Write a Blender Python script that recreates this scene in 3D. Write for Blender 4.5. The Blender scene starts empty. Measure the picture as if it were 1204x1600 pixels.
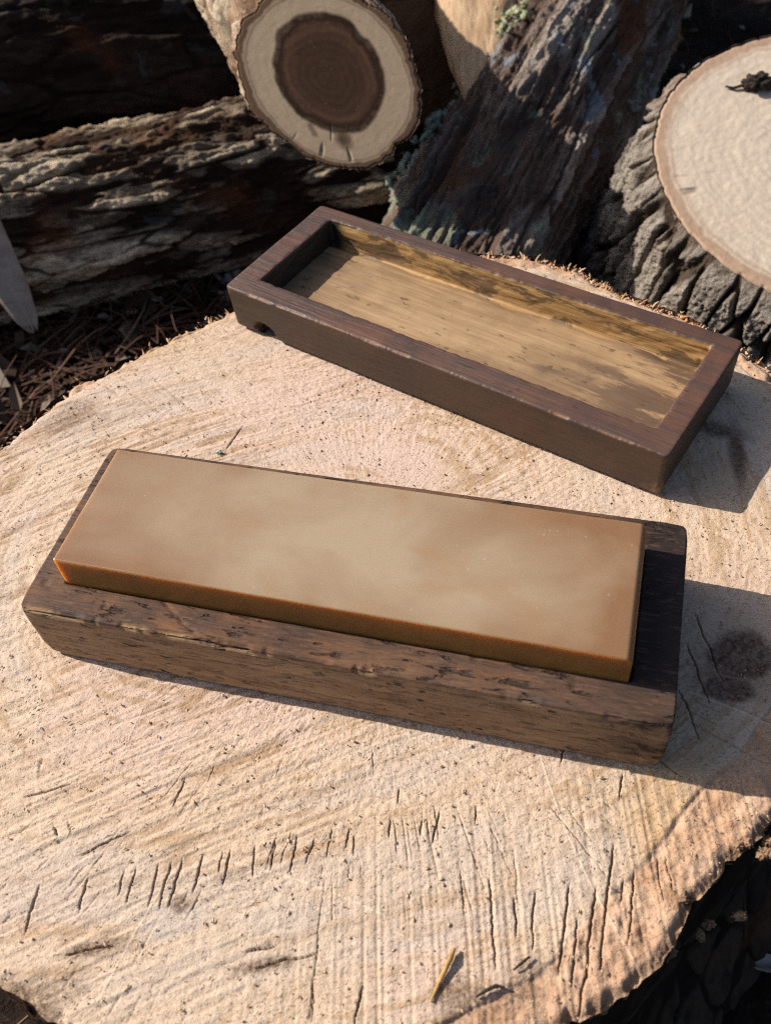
import bpy, bmesh, math, random
import numpy as np
from mathutils import Matrix, Vector

random.seed(7)
RNG = np.random.default_rng(11)
scene = bpy.context.scene
COL = scene.collection

# ------------------------------------------------------------------ camera
cam_d = bpy.data.cameras.new('camera')
cam = bpy.data.objects.new('camera', cam_d)
COL.objects.link(cam)
cam_d.sensor_fit = 'VERTICAL'
cam_d.sensor_height = 36.0
cam_d.lens = 1455.32 / 1600 * 36.0
PITCH, ROLL, CAMZ = 0.8751, -0.1292, 0.3271
fw = Vector((0, math.cos(PITCH), -math.sin(PITCH)))
r0 = Vector((1, 0, 0)); u0 = r0.cross(fw)
rr_ = math.cos(ROLL) * r0 + math.sin(ROLL) * u0
uu_ = -math.sin(ROLL) * r0 + math.cos(ROLL) * u0
M = Matrix.Identity(4)
for i in range(3):
    M[i][0] = rr_[i]; M[i][1] = uu_[i]; M[i][2] = -fw[i]
M[2][3] = CAMZ
cam.matrix_world = M
cam_d.clip_start = 0.02
cam_d.clip_end = 200
cam_d.dof.use_dof = True
cam_d.dof.focus_distance = 0.40
cam_d.dof.aperture_fstop = 14
scene.camera = cam

# ------------------------------------------------------------------ light
SUN_AZ, SUN_EL = math.radians(157.0), math.radians(38.0)      # direction towards the sun
world = bpy.data.worlds.new('World'); scene.world = world; world.use_nodes = True
wn = world.node_tree
sky = wn.nodes.new('ShaderNodeTexSky'); sky.sky_type = 'NISHITA'; sky.sun_disc = False
sky.sun_elevation = SUN_EL; sky.dust_density = 2.5; sky.air_density = 0.9
sky.sun_rotation = math.pi / 2 - SUN_AZ
bg = wn.nodes['Background']; bg.inputs['Strength'].default_value = 0.09
wn.links.new(sky.outputs[0], bg.inputs['Color'])
sd = bpy.data.lights.new('sun', 'SUN'); sd.energy = 5.0; sd.angle = math.radians(0.53); sd.color = (1.0, 0.945, 0.87)
sun = bpy.data.objects.new('sun', sd); COL.objects.link(sun)
sdir = Vector((math.cos(SUN_EL) * math.cos(SUN_AZ), math.cos(SUN_EL) * math.sin(SUN_AZ), math.sin(SUN_EL)))
sun.rotation_euler = sdir.to_track_quat('Z', 'Y').to_euler()
scene.view_settings.view_transform = 'Standard'
scene.view_settings.look = 'None'
scene.view_settings.exposure = 0.37
scene.view_settings.gamma = 1.0
scene.cycles.use_denoising = False
scene.cycles.filter_width = 1.15

# ------------------------------------------------------------------ noise (numpy)
def _hash(ix, iy, iz, seed):
    h = (ix.astype(np.uint32) * np.uint32(374761393) + iy.astype(np.uint32) * np.uint32(668265263)
         + iz.astype(np.uint32) * np.uint32(2147483647) + np.uint32((seed * 974711 + 12345) & 0xffffffff))
    h = (h ^ (h >> np.uint32(13))) * np.uint32(1274126177)
    h = (h ^ (h >> np.uint32(16))) * np.uint32(2246822519)
    h = h ^ (h >> np.uint32(15))
    return (h & np.uint32(0xffffff)).astype(np.float32) / np.float32(0xffffff)

def vn(P, seed=0):
    P = np.asarray(P, np.float32)
    F = np.floor(P); f = P - F; I = F.astype(np.int64) + 100000
    f = f * f * f * (f * (f * 6 - 15) + 10)
    x, y, z = I[:, 0], I[:, 1], I[:, 2]
    fx, fy, fz = f[:, 0], f[:, 1], f[:, 2]
    out = 0
    for a in (0, 1):
        for b in (0, 1):
            c0 = _hash(x + a, y + b, z, seed); c1 = _hash(x + a, y + b, z + 1, seed)
            w = (fx if a else 1 - fx) * (fy if b else 1 - fy)
            out = out + w * (c0 + (c1 - c0) * fz)
    return out * 2 - 1

def fbm(P, octv=4, seed=0, gain=0.5):
    P = np.asarray(P, np.float32); s = 0; a = 1.0; t = 0
    for k in range(octv):
        s = s + a * vn(P * np.float32(2.03 ** k) + np.float32(17.3 * k), seed + k * 7); t += a; a *= gain
    return s / t

def worley(P, seed=0):
    P = np.asarray(P, np.float32)
    F = np.floor(P); I = F.astype(np.int64) + 100000; fr = P - F
    n = len(P); f1 = np.full(n, 9, np.float32); f2 = f1.copy(); cid = np.zeros(n, np.float32)
    for a in (-1, 0, 1):
        for b in (-1, 0, 1):
            for c in (-1, 0, 1):
                x, y, z = I[:, 0] + a, I[:, 1] + b, I[:, 2] + c
                dx = a + _hash(x, y, z, seed) - fr[:, 0]
                dy = b + _hash(x, y, z, seed + 1) - fr[:, 1]
                dz = c + _hash(x, y, z, seed + 2) - fr[:, 2]
                d = np.sqrt(dx * dx + dy * dy + dz * dz)
                m = d < f1
                f2 = np.where(m, f1, np.minimum(f2, d))
                cid = np.where(m, _hash(x, y, z, seed + 3), cid)
                f1 = np.where(m, d, f1)
    return f1, f2, cid

def sst(a, b, x):
    t = np.clip((x - a) / (b - a), 0, 1); return t * t * (3 - 2 * t)

# ------------------------------------------------------------------ mesh helpers
def mesh_np(name, V, Fq, attrs=None, smooth=True):
    V = np.asarray(V, np.float32); Fq = np.asarray(Fq, np.int32)
    me = bpy.data.meshes.new(name)
    nv, nf, k = len(V), len(Fq), Fq.shape[1]
    me.vertices.add(nv); me.vertices.foreach_set('co', V.ravel())
    me.loops.add(nf * k); me.loops.foreach_set('vertex_index', Fq.ravel())
    me.polygons.add(nf)
    me.polygons.foreach_set('loop_start', np.arange(0, nf * k, k, dtype=np.int32))
    me.polygons.foreach_set('loop_total', np.full(nf, k, np.int32))
    me.polygons.foreach_set('use_smooth', np.full(nf, smooth))
    me.update(calc_edges=True); me.validate()
    for an, av in (attrs or {}).items():
        at = me.attributes.new(an, 'FLOAT', 'POINT'); at.data.foreach_set('value', np.asarray(av, np.float32))
    return me

def grid_faces(nr, nc, wrap=False):
    i = np.arange(nr - 1)[:, None]; j = np.arange(nc if wrap else nc - 1)[None, :]
    j2 = (j + 1) % nc
    a = i * nc + j; b = i * nc + j2; c = (i + 1) * nc + j2; d = (i + 1) * nc + j
    return np.stack([a, b, c, d], -1).reshape(-1, 4)

def link(name, me, mat=None, parent=None):
    o = bpy.data.objects.new(name, me); COL.objects.link(o)
    if mat is not None: me.materials.append(mat)
    if parent is not None: o.parent = parent
    return o

def tag(o, label=None, cat=None, group=None, kind=None):
    if label: o['label'] = label
    if cat: o['category'] = cat
    if group: o['group'] = group
    if kind: o['kind'] = kind
    return o

def empty(name, loc=(0, 0, 0), mat=None):
    o = bpy.data.objects.new(name, None); COL.objects.link(o); o.empty_display_size = 0.02
    if mat is not None: o.matrix_world = mat
    else: o.location = loc
    return o

# ------------------------------------------------------------------ node helpers
class NT:
    def __init__(s, name):
        s.m = bpy.data.materials.new(name); s.m.use_nodes = True; s.t = s.m.node_tree
        s.b = s.t.nodes['Principled BSDF']
        s.co = s.n('ShaderNodeTexCoord').outputs['Object']
    def n(s, typ, **kw):
        x = s.t.nodes.new(typ)
        for k, v in kw.items(): setattr(x, k, v)
        return x
    def l(s, a, b): s.t.links.new(a, b)
    def put(s, sock, v):
        if hasattr(v, 'is_output'): s.l(v, sock)
        elif isinstance(v, (tuple, list)) and len(v) == 3 and sock.type == 'RGBA': sock.default_value = (*v, 1)
        else: sock.default_value = v
    def attr(s, name):
        return s.n('ShaderNodeAttribute', attribute_name=name).outputs['Fac']
    def map(s, scale=(1, 1, 1), loc=(0, 0, 0), rot=(0, 0, 0), v=None):
        m = s.n('ShaderNodeMapping'); s.l(v or s.co, m.inputs[0])
        m.inputs['Location'].default_value = loc; m.inputs['Rotation'].default_value = rot; m.inputs['Scale'].default_value = scale
        return m.outputs[0]
    def noise(s, scale, detail=4, rough=0.55, dist=0, v=None):
        x = s.n('ShaderNodeTexNoise'); s.l(v or s.co, x.inputs['Vector'])
        x.inputs['Scale'].default_value = scale; x.inputs['Detail'].default_value = detail
        x.inputs['Roughness'].default_value = rough; x.inputs['Distortion'].default_value = dist
        return x.outputs['Fac']
    def voro(s, scale, v=None, feature='F1'):
        x = s.n('ShaderNodeTexVoronoi', feature=feature); s.l(v or s.co, x.inputs['Vector']); x.inputs['Scale'].default_value = scale
        return x.outputs['Distance']
    def ramp(s, fac, stops, interp='LINEAR'):
        x = s.n('ShaderNodeValToRGB'); e = x.color_ramp.elements; x.color_ramp.interpolation = interp
        while len(e) < len(stops): e.new(0.5)
        for el, (p, c) in zip(e, stops):
            el.position = p; el.color = (c, c, c, 1) if not isinstance(c, (tuple, list)) else (*c, 1)
        s.put(x.inputs[0], fac); return x.outputs[0]
    def mix(s, fac, a, b, mode='MIX'):
        x = s.n('ShaderNodeMix', data_type='RGBA', blend_type=mode); x.clamp_result = False
        s.put(x.inputs[0], fac); s.put(x.inputs[6], a); s.put(x.inputs[7], b); return x.outputs[2]
    def math(s, op, a, b=0.0, c=0.0, clamp=False):
        x = s.n('ShaderNodeMath', operation=op); x.use_clamp = clamp
        s.put(x.inputs[0], a); s.put(x.inputs[1], b)
        if op in ('MULTIPLY_ADD',): s.put(x.inputs[2], c)
        return x.outputs[0]
    def bump(s, h, strength=0.5, dist=0.001, normal=None):
        x = s.n('ShaderNodeBump'); s.put(x.inputs['Height'], h); x.inputs['Strength'].default_value = strength
        x.inputs['Distance'].default_value = dist
        if normal is not None: s.l(normal, x.inputs['Normal'])
        return x.outputs[0]
    def done(s, col, rough=0.7, normal=None, spec=0.3):
        s.put(s.b.inputs['Base Color'], col); s.put(s.b.inputs['Roughness'], rough)
        s.b.inputs['Specular IOR Level'].default_value = spec
        if normal is not None: s.l(normal, s.b.inputs['Normal'])
        return s.m

# ------------------------------------------------------------------ materials
def mat_ground():
    t = NT('forest_soil')
    a = t.noise(14, 8, 0.65); b = t.noise(160, 5, 0.7)
    c = t.mix(t.ramp(a, [(0.35, 0.0), (0.65, 1.0)]), (0.012, 0.008, 0.006), (0.03, 0.019, 0.013))
    c = t.mix(t.ramp(b, [(0.55, 0.0), (0.7, 0.8)]), c, (0.075, 0.055, 0.042))
    return t.done(c, 0.95, t.bump(b, 0.9, 0.006), 0.1)

def mat_needles():
    t = NT('dry_needles')
    k = t.attr('tint')
    c = t.ramp(k, [(0.0, (0.05, 0.022, 0.014)), (0.55, (0.11, 0.052, 0.032)), (0.85, (0.17, 0.10, 0.06)), (1.0, (0.25, 0.18, 0.12))])
    return t.done(c, 0.75, None, 0.2)

def mat_top():
    t = NT('sawn_stump_wood')
    ring, pink, rim, crack, stain, knot, gold, grey = [t.attr(k) for k in ('ring', 'pink', 'rim', 'crack', 'stain', 'knot', 'gold', 'grey')]
    scr = t.attr('scr'); sawline = t.attr('line')
    n1 = t.noise(9, 5, 0.6); n2 = t.noise(75, 6, 0.65); n3 = t.noise(520, 5, 0.7); n4 = t.noise(1500, 3, 0.6)
    base = t.mix(t.ramp(n1, [(0.3, 0.0), (0.7, 1.0)]), (0.605, 0.462, 0.340), (0.54, 0.395, 0.275))
    base = t.mix(t.math('MULTIPLY', pink, 0.75), base, (0.58, 0.420, 0.350))
    base = t.mix(t.math('MULTIPLY', t.ramp(ring, [(0.56, 0.0), (0.78, 1.0)]), 0.75), base, (0.42, 0.275, 0.16))
    base = t.mix(t.math('MULTIPLY', t.ramp(n2, [(0.48, 0.0), (0.72, 1.0)]), 0.38), base, (0.44, 0.30, 0.185))
    base = t.mix(t.math('MULTIPLY', sawline, 0.8), base, (0.36, 0.225, 0.125))
    base = t.mix(t.math('MULTIPLY', gold, 0.6), base, (0.48, 0.29, 0.13))
    base = t.mix(t.math('MULTIPLY', grey, 0.6), base, (0.47, 0.415, 0.37))
    base = t.mix(rim, base, t.mix(t.ramp(n2, [(0.4, 0.0), (0.65, 1.0)]), (0.53, 0.345, 0.225), (0.41, 0.225, 0.125)))
    base = t.mix(t.math('MULTIPLY', t.ramp(n3, [(0.52, 0.0), (0.70, 1.0)]), 0.45), base, (0.31, 0.185, 0.10))
    base = t.mix(t.math('MULTIPLY', t.ramp(n4, [(0.5, 0.0), (0.72, 1.0)]), 0.3), base, (0.68, 0.54, 0.40))
    pore = t.noise(1.0, 2, 0.5, 0, t.map((620, 1150, 1000), (0, 0, 0), (0, 0, math.radians(-18)))); pm = t.ramp(pore, [(0.59, 0.0), (0.70, 1.0)])
    base = t.mix(t.math('MULTIPLY', pm, t.ramp(n2, [(0.3, 0.3), (0.6, 0.7)])), base, (0.25, 0.150, 0.085))
    base = t.mix(t.math('MULTIPLY', stain, t.ramp(n3, [(0.35, 0.25), (0.6, 0.95)])), base, (0.115, 0.068, 0.04))
    base = t.mix(t.math('MULTIPLY', knot, t.ramp(n3, [(0.35, 0.6), (0.6, 0.95)])), base, t.mix(n2, (0.10, 0.05, 0.035), (0.045, 0.022, 0.017)))
    base = t.mix(t.math('MULTIPLY', scr, 0.5), base, (0.74, 0.60, 0.45))
    base = t.mix(t.math('MULTIPLY', crack, 0.85), base, (0.15, 0.08, 0.042))
    h = t.math('SUBTRACT', t.math('ADD', t.math('MULTIPLY', n3, 0.6), t.math('MULTIPLY', n4, 0.45)), t.math('MULTIPLY', pm, 0.35))
    return t.done(base, 0.85, t.bump(h, 0.62, 0.0011), 0.15)

def mat_bark(name, c_dark, c_mid, c_pale, lichen=0.0, red=0.0, rough_bump=1.0, seed=0.0):
    t = NT(name)
    v = t.map((1, 1, 0.28), (seed, seed * 2, seed * 3))
    a = t.noise(38, 7, 0.62, 0.4, v); b = t.noise(190, 6, 0.68, 0, v); g = t.noise(16, 4, 0.5, 0, t.map((1, 1, 0.8), (seed + 5, 1, 2)))
    h = t.attr('relief'); cid = t.attr('plate')
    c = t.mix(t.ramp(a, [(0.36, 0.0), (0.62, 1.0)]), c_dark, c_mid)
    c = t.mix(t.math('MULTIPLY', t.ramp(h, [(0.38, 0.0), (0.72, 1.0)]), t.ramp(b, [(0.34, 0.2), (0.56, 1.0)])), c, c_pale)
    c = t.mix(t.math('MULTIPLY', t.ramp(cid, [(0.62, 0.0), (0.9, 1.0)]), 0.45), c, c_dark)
    if red:
        c = t.mix(t.math('MULTIPLY', t.ramp(g, [(0.56, 0.0), (0.66, 1.0)]), red), c, (0.20, 0.075, 0.032))
    if lichen:
        l1 = t.noise(21, 6, 0.62, 0.6, t.map((1, 1, 0.7), (seed + 9, 3, 1)))
        c = t.mix(t.math('MULTIPLY', t.ramp(l1, [(0.585, 0.0), (0.63, 1.0)]), t.math('MULTIPLY', t.ramp(b, [(0.4, 0.3), (0.55, 1.0)]), lichen)), c, (0.26, 0.31, 0.22))
        l2 = t.noise(33, 5, 0.62, 0.5, t.map((1, 1, 0.7), (seed + 19, 7, 5)))
        c = t.mix(t.math('MULTIPLY', t.ramp(l2, [(0.61, 0.0), (0.65, 1.0)]), lichen), c, (0.30, 0.33, 0.36))
    pe = t.attr('peel')
    c = t.mix(pe, c, t.mix(t.ramp(b, [(0.35, 0.0), (0.65, 1.0)]), (0.40, 0.255, 0.135), (0.24, 0.14, 0.075)))
    hh = t.math('ADD', t.math('MULTIPLY', b, 1.0), t.math('MULTIPLY', t.noise(520, 4, 0.7), 0.5))
    return t.done(c, 0.92, t.bump(hh, 0.8 * rough_bump, 0.005), 0.12)

def mat_endgrain(name, sap, heart, edge, heart_r=0.0, ringd=0.12, ring_scale=60.0):
    t = NT(name)
    rr0 = t.attr('rr'); hm = t.attr('heart'); chk = t.attr('check')
    n2 = t.noise(70, 6, 0.65); n1 = t.noise(14, 4, 0.5); n3 = t.noise(400, 4, 0.7)
    rr = t.math('ADD', rr0, t.math('ADD', t.math('MULTIPLY', t.math('SUBTRACT', n2, 0.5), 0.05), t.math('MULTIPLY', t.math('SUBTRACT', t.noise(28, 4, 0.6), 0.5), 0.10)))
    w = t.math('SINE', t.math('MULTIPLY', t.math('ADD', rr, t.math('MULTIPLY', n1, 0.16)), ring_scale))
    c = t.mix(t.math('MULTIPLY', t.math('MULTIPLY_ADD', w, 0.5, 0.5), ringd), sap, tuple(x * 0.55 for x in sap))
    c = t.mix(t.math('MULTIPLY', t.ramp(n2, [(0.45, 0.0), (0.75, 1.0)]), 0.35), c, tuple(x * 0.7 for x in sap))
    c = t.mix(t.math('MULTIPLY', t.ramp(n1, [(0.4, 0.0), (0.7, 1.0)]), 0.35), c, (sap[0] * 0.95, sap[1] * 0.9, sap[2] * 0.86))
    hj = t.math('ADD', hm, t.math('MULTIPLY', t.math('SUBTRACT', n2, 0.5), 0.25))
    hc = t.ramp(hj, [(0.2, tuple(x * 0.75 for x in heart)), (0.38, tuple(x * 0.6 for x in heart)), (0.5, tuple(x * 1.7 for x in heart)), (0.62, tuple(x * 1.45 for x in heart)), (0.95, heart)])
    hc = t.mix(t.math('MULTIPLY', t.math('MULTIPLY_ADD', w, 0.5, 0.5), 0.3), hc, tuple(x * 0.5 for x in heart))
    c = t.mix(t.ramp(hj, [(0.06, 0.0), (0.36, 1.0)]), c, hc)
    c = t.mix(t.ramp(rr, [(0.86, 0.0), (0.885, 0.55), (0.90, 0.15), (0.925, 0.85)]), c, t.mix(n2, edge, tuple(x * 0.55 for x in edge)))
    c = t.mix(t.math('MULTIPLY', t.ramp(n3, [(0.6, 0.0), (0.72, 1.0)]), 0.4), c, tuple(x * 0.45 for x in sap))
    c = t.mix(t.math('MULTIPLY', chk, 0.8), c, tuple(x * 0.28 for x in sap))
    return t.done(c, 0.85, t.bump(t.math('ADD', n3, t.math('MULTIPLY', n2, 0.3)), 0.10, 0.0008), 0.15)

def wood_common(t, along=(14, 260, 260)):
    v = t.map(along)
    g = t.noise(1.0, 6, 0.62, 0.5, v)
    fine = t.noise(3.2, 4, 0.7, 0.2, t.map((along[0] * 1.2, along[1], along[2])))
    blot = t.noise(26, 6, 0.62); big = t.noise(9, 4, 0.5)
    return g, fine, blot, big

def mat_box():
    t = NT('worn_walnut_base')
    front, wear, rimf, burn = t.attr('front'), t.attr('wear'), t.attr('top'), t.attr('burn')
    g, fine, blot, big = wood_common(t)
    top = t.mix(t.ramp(blot, [(0.38, 0.0), (0.62, 1.0)]), (0.058, 0.031, 0.020), (0.175, 0.081, 0.037))
    top = t.mix(t.math('MULTIPLY', t.ramp(g, [(0.45, 0.0), (0.62, 1.0)]), 0.6), top, (0.06, 0.04, 0.034))
    top = t.mix(t.math('MULTIPLY', t.ramp(big, [(0.5, 0.0), (0.66, 1.0)]), 0.4), top, (0.105, 0.076, 0.060))
    fr = t.mix(t.ramp(g, [(0.35, 0.0), (0.65, 1.0)]), (0.37, 0.235, 0.135), (0.26, 0.155, 0.085))
    fr = t.mix(t.math('MULTIPLY', t.ramp(blot, [(0.5, 0.0), (0.7, 1.0)]), 0.5), fr, (0.20, 0.12, 0.07))
    top = t.mix(t.attr('dark_end'), top, t.mix(blot, (0.014, 0.011, 0.011), (0.045, 0.026, 0.019)))  # top wood goes darker towards the right end
    c = t.mix(front, top, fr)
    pores = t.noise(1.0, 3, 0.6, 0.3, t.map((75, 330, 330)))
    spk = t.noise(1.0, 2, 0.5, 0.2, t.map((150, 420, 420), (3, 1, 2)))
    c = t.mix(t.math('MULTIPLY', t.ramp(pores, [(0.57, 0.0), (0.65, 1.0)]), t.math('MULTIPLY_ADD', front, -0.62, 0.8)), c, (0.03, 0.02, 0.015))
    c = t.mix(t.math('MULTIPLY', t.math('MULTIPLY', t.ramp(spk, [(0.66, 0.0), (0.70, 1.0)]), front), 0.9), c, (0.018, 0.012, 0.01))
    dash = t.noise(1.0, 3, 0.6, 0.15, t.map((130, 800, 800), (1, 5, 2)))
    c = t.mix(t.math('MULTIPLY', t.ramp(dash, [(0.56, 0.0), (0.64, 1.0)]), 0.5), c, (0.03, 0.02, 0.016))
    c = t.mix(t.math('MULTIPLY', t.ramp(dash, [(0.34, 1.0), (0.44, 0.0)]), 0.25), c, (0.24, 0.14, 0.085))
    c = t.mix(wear, c, t.mix(fine, (0.42, 0.25, 0.12), (0.26, 0.15, 0.07)))
    bmask = t.math('MULTIPLY', burn, t.ramp(t.noise(70, 6, 0.7, 0.3, t.map((0.5, 1, 1))), [(0.40, 0.0), (0.55, 1.0)]))
    c = t.mix(bmask, c, (0.02, 0.013, 0.011))
    h = t.math('ADD', t.math('ADD', g, t.math('MULTIPLY', fine, 0.6)), t.math('MULTIPLY', t.ramp(pores, [(0.58, 1.0), (0.68, 0.0)]), 0.9))
    rough = t.mix(t.ramp(blot, [(0.3, 0.0), (0.7, 1.0)]), (0.5, 0.5, 0.5), (0.7, 0.7, 0.7))
    return t.done(c, rough, t.bump(h, 0.9, 0.0011), 0.2)

def mat_lid():
    t = NT('dark_walnut_lid')
    inner, wear, front = t.attr('inner'), t.attr('wear'), t.attr('front')
    g, fine, blot, big = wood_common(t)
    c = t.mix(t.ramp(blot, [(0.35, 0.0), (0.65, 1.0)]), (0.046, 0.022, 0.014), (0.125, 0.050, 0.024))
    c = t.mix(t.math('MULTIPLY', t.ramp(g, [(0.42, 0.0), (0.62, 1.0)]), 0.55), c, (0.045, 0.03, 0.027))
    c = t.mix(t.math('MULTIPLY', t.ramp(big, [(0.52, 0.0), (0.66, 1.0)]), 0.25), c, (0.085, 0.062, 0.050))
    fr = t.mix(t.ramp(g, [(0.38, 0.0), (0.62, 1.0)]), (0.055, 0.030, 0.017), (0.036, 0.021, 0.013))
    fr = t.mix(t.math('MULTIPLY', t.ramp(blot, [(0.45, 0.0), (0.62, 1.0)]), 0.5), fr, (0.085, 0.038, 0.020))
    c = t.mix(front, c, fr)
    gold = t.mix(t.ramp(g, [(0.35, 0.0), (0.65, 1.0)]), (0.40, 0.235, 0.085), (0.27, 0.15, 0.055))
    gold = t.mix(t.math('MULTIPLY', t.ramp(t.noise(46, 7, 0.65, 0.5, t.map((0.5, 1, 1.6), (0.3, 0, 0))), [(0.53, 0.0), (0.565, 1.0)]), 0.8), gold, (0.075, 0.045, 0.022))
    gold = t.mix(t.attr('end_shade'), gold, (0.014, 0.011, 0.01))  # shade on the left end wall of the recess painted in near black
    c = t.mix(inner, c, gold)
    c = t.mix(wear, c, t.mix(fine, (0.34, 0.18, 0.095), (0.20, 0.10, 0.055)))
    pores = t.noise(1.0, 3, 0.6, 0.3, t.map((75, 330, 330)))
    c = t.mix(t.math('MULTIPLY', t.ramp(pores, [(0.63, 0.0), (0.70, 1.0)]), 0.6), c, (0.02, 0.014, 0.012))
    h = t.math('ADD', g, t.math('MULTIPLY', fine, 0.6))
    return t.done(c, t.mix(blot, (0.5, 0.5, 0.5), (0.54, 0.54, 0.54)), t.bump(h, 0.7, 0.0010), 0.5)

def mat_floor():
    t = NT('lid_recess_wood')
    dark = t.attr('dark')
    g, fine, blot, big = wood_common(t, (16, 240, 240))
    c = t.mix(t.ramp(g, [(0.34, 0.0), (0.66, 1.0)]), (0.40, 0.262, 0.138), (0.27, 0.162, 0.080))
    c = t.mix(t.math('MULTIPLY', t.ramp(blot, [(0.44, 0.0), (0.64, 1.0)]), 0.6), c, (0.19, 0.115, 0.06))
    streak = t.noise(1.0, 8, 0.68, 0.3, t.map((16, 75, 1)))
    c = t.mix(t.math('MULTIPLY', dark, t.ramp(streak, [(0.45, 0.0), (0.52, 0.9)])), c, (0.095, 0.056, 0.036))
    spk = t.noise(1.0, 3, 0.6, 0.2, t.map((120, 300, 300)))
    c = t.mix(t.math('MULTIPLY', t.ramp(spk, [(0.63, 0.0), (0.69, 1.0)]), 0.7), c, (0.07, 0.045, 0.028))
    h = t.math('ADD', g, t.math('MULTIPLY', fine, 0.8))
    return t.done(c, 0.62, t.bump(h, 0.6, 0.0008), 0.3)

def mat_stone():
    t = NT('waxy_tan_stone')
    top = t.attr('abraded')
    n1 = t.noise(17, 4, 0.5, 0.4, t.map((1, 1.3, 1))); n2 = t.noise(36, 4, 0.55, 0.3, t.map((1, 1.2, 1), (4, 2, 1)))
    sep = t.n('ShaderNodeSeparateXYZ'); t.l(t.co, sep.inputs[0])
    # pale middle sheen painted into the honing face colour, browner ends and margins
    ex = t.math('POWER', t.math('ABSOLUTE', t.math('DIVIDE', t.math('ADD', sep.outputs[0], 0.012), 0.105)), 2.2)
    ey = t.math('POWER', t.math('ABSOLUTE', t.math('DIVIDE', sep.outputs[1], 0.034)), 3.0)
    worn = t.math('ADD', t.math('SUBTRACT', 1.0, t.math('ADD', ex, t.math('MULTIPLY', ey, 0.6))), t.math('MULTIPLY', t.math('SUBTRACT', n1, 0.5), 2.2))  # mask of the painted pale sheen, strongest in the middle
    c = t.mix(t.ramp(worn, [(0.0, 0.0), (0.95, 1.0)]), (0.225, 0.118, 0.055), (0.36, 0.268, 0.168))
    c = t.mix(t.math('MULTIPLY', t.ramp(n2, [(0.52, 0.0), (0.74, 1.0)]), 0.5), c, (0.30, 0.16, 0.072))
    sp = t.voro(260, t.map((1, 1, 1)), 'F1')
    gate = t.ramp(t.noise(60, 2), [(0.54, 0.0), (0.6, 1.0)])
    c = t.mix(t.math('MULTIPLY', t.math('MULTIPLY', t.ramp(sp, [(0.05, 1.0), (0.12, 0.0)]), gate), 0.4), c, (0.60, 0.47, 0.31))
    side = t.mix(t.ramp(n2, [(0.35, 0.0), (0.65, 1.0)]), (0.36, 0.165, 0.038), (0.27, 0.12, 0.026))
    c = t.mix(top, side, c)
    t.l(t.ramp(top, [(0.0, 1.0), (1.0, 0.3)]), t.b.inputs['Subsurface Weight'])
    t.b.inputs['Subsurface Radius'].default_value = (1.0, 0.66, 0.34)
    t.b.inputs['Subsurface Scale'].default_value = 0.013
    t.b.subsurface_method = 'RANDOM_WALK'
    fine = t.noise(900, 3, 0.6)
    return t.done(c, t.mix(n2, (0.22, 0.22, 0.22), (0.30, 0.30, 0.30)), t.bump(fine, 0.05, 0.0002), 0.6)

def mat_plain(name, c1, c2, scale=120, rough=0.85):
    t = NT(name)
    a = t.noise(scale, 5, 0.65)
    return t.done(t.mix(t.ramp(a, [(0.35, 0.0), (0.65, 1.0)]), c1, c2), rough, t.bump(a, 0.6, 0.002), 0.2)

# ------------------------------------------------------------------ ground
GZ = -0.20
def build_ground():
    def axis(c, fine, half, far):
        a = np.arange(c - half, c + half, fine); o = np.geomspace(0.03, far, 26)
        return np.concatenate([c - half - o[::-1], a, c + half + o])
    xs = axis(0.0, 0.006, 0.9, 40); ys = axis(0.7, 0.006, 0.95, 40)
    X, Y = np.meshgrid(xs, ys)
    P = np.stack([X.ravel(), Y.ravel(), np.zeros(X.size)], 1)
    near = np.clip(1.5 - np.hypot(P[:, 0], P[:, 1] - .7) * .3, 0.05, 1)
    z = (0.012 * fbm(P * 9, 3, 3) + 0.006 * fbm(P * 55, 3, 5)) * near
    V = np.c_[P[:, :2], GZ + z - 0.004]
    me = mesh_np('ground', V, grid_faces(len(ys), len(xs)))
    return tag(link('ground', me, mat_ground()), kind='structure')
build_ground()

# ------------------------------------------------------------------ stump
PITH = np.array([-0.010, 0.255])
RIM = [(20.1, .2226), (42.1, .2198), (56.3, .228), (65.8, .2245), (88, .204), (109.4, .189), (132, .193), (151.6, .206), (180, .219),
       (210, .219), (230.6, .2157), (252, .213), (270, .211), (285.3, .2045), (291.1, .198), (302, .1916), (311, .194), (335, .207), (360, .217)]
def rim_base(th):
    d = np.degrees(th) % 360
    a = np.array([x[0] for x in RIM]); b = np.array([x[1] for x in RIM])
    a3 = np.r_[a - 360, a, a + 360]; b3 = np.r_[b, b, b]
    k = np.linspace(-200, 560, 2000); v = np.interp(k, a3, b3)
    ker = np.hanning(31); ker /= ker.sum(); v = np.convolve(np.pad(v, 15, 'edge'), ker, 'valid')
    return np.interp(d, k, v)
def rim_relief(th, z):
    R = 0.21
    P = np.stack([R * np.cos(th), R * np.sin(th), z * 0.45], 1)
    Pw = P + 0.006 * np.stack([fbm(P * 40, 3, 31), fbm(P * 40, 3, 32), fbm(P * 40, 3, 33)], 1)
    f1, f2, cid = worley(Pw * 46, 21)
    pl = sst(0.01, 0.16, f2 - f1) * (0.55 + 0.45 * sst(-.2, .3, fbm(P * 30, 2, 40)))
    rel = 0.0022 * pl - 0.002 + 0.0020 * fbm(P * 75, 5, 41, .6) + 0.0065 * fbm(P * 26, 3, 43)
    return rel, pl, cid

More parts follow.
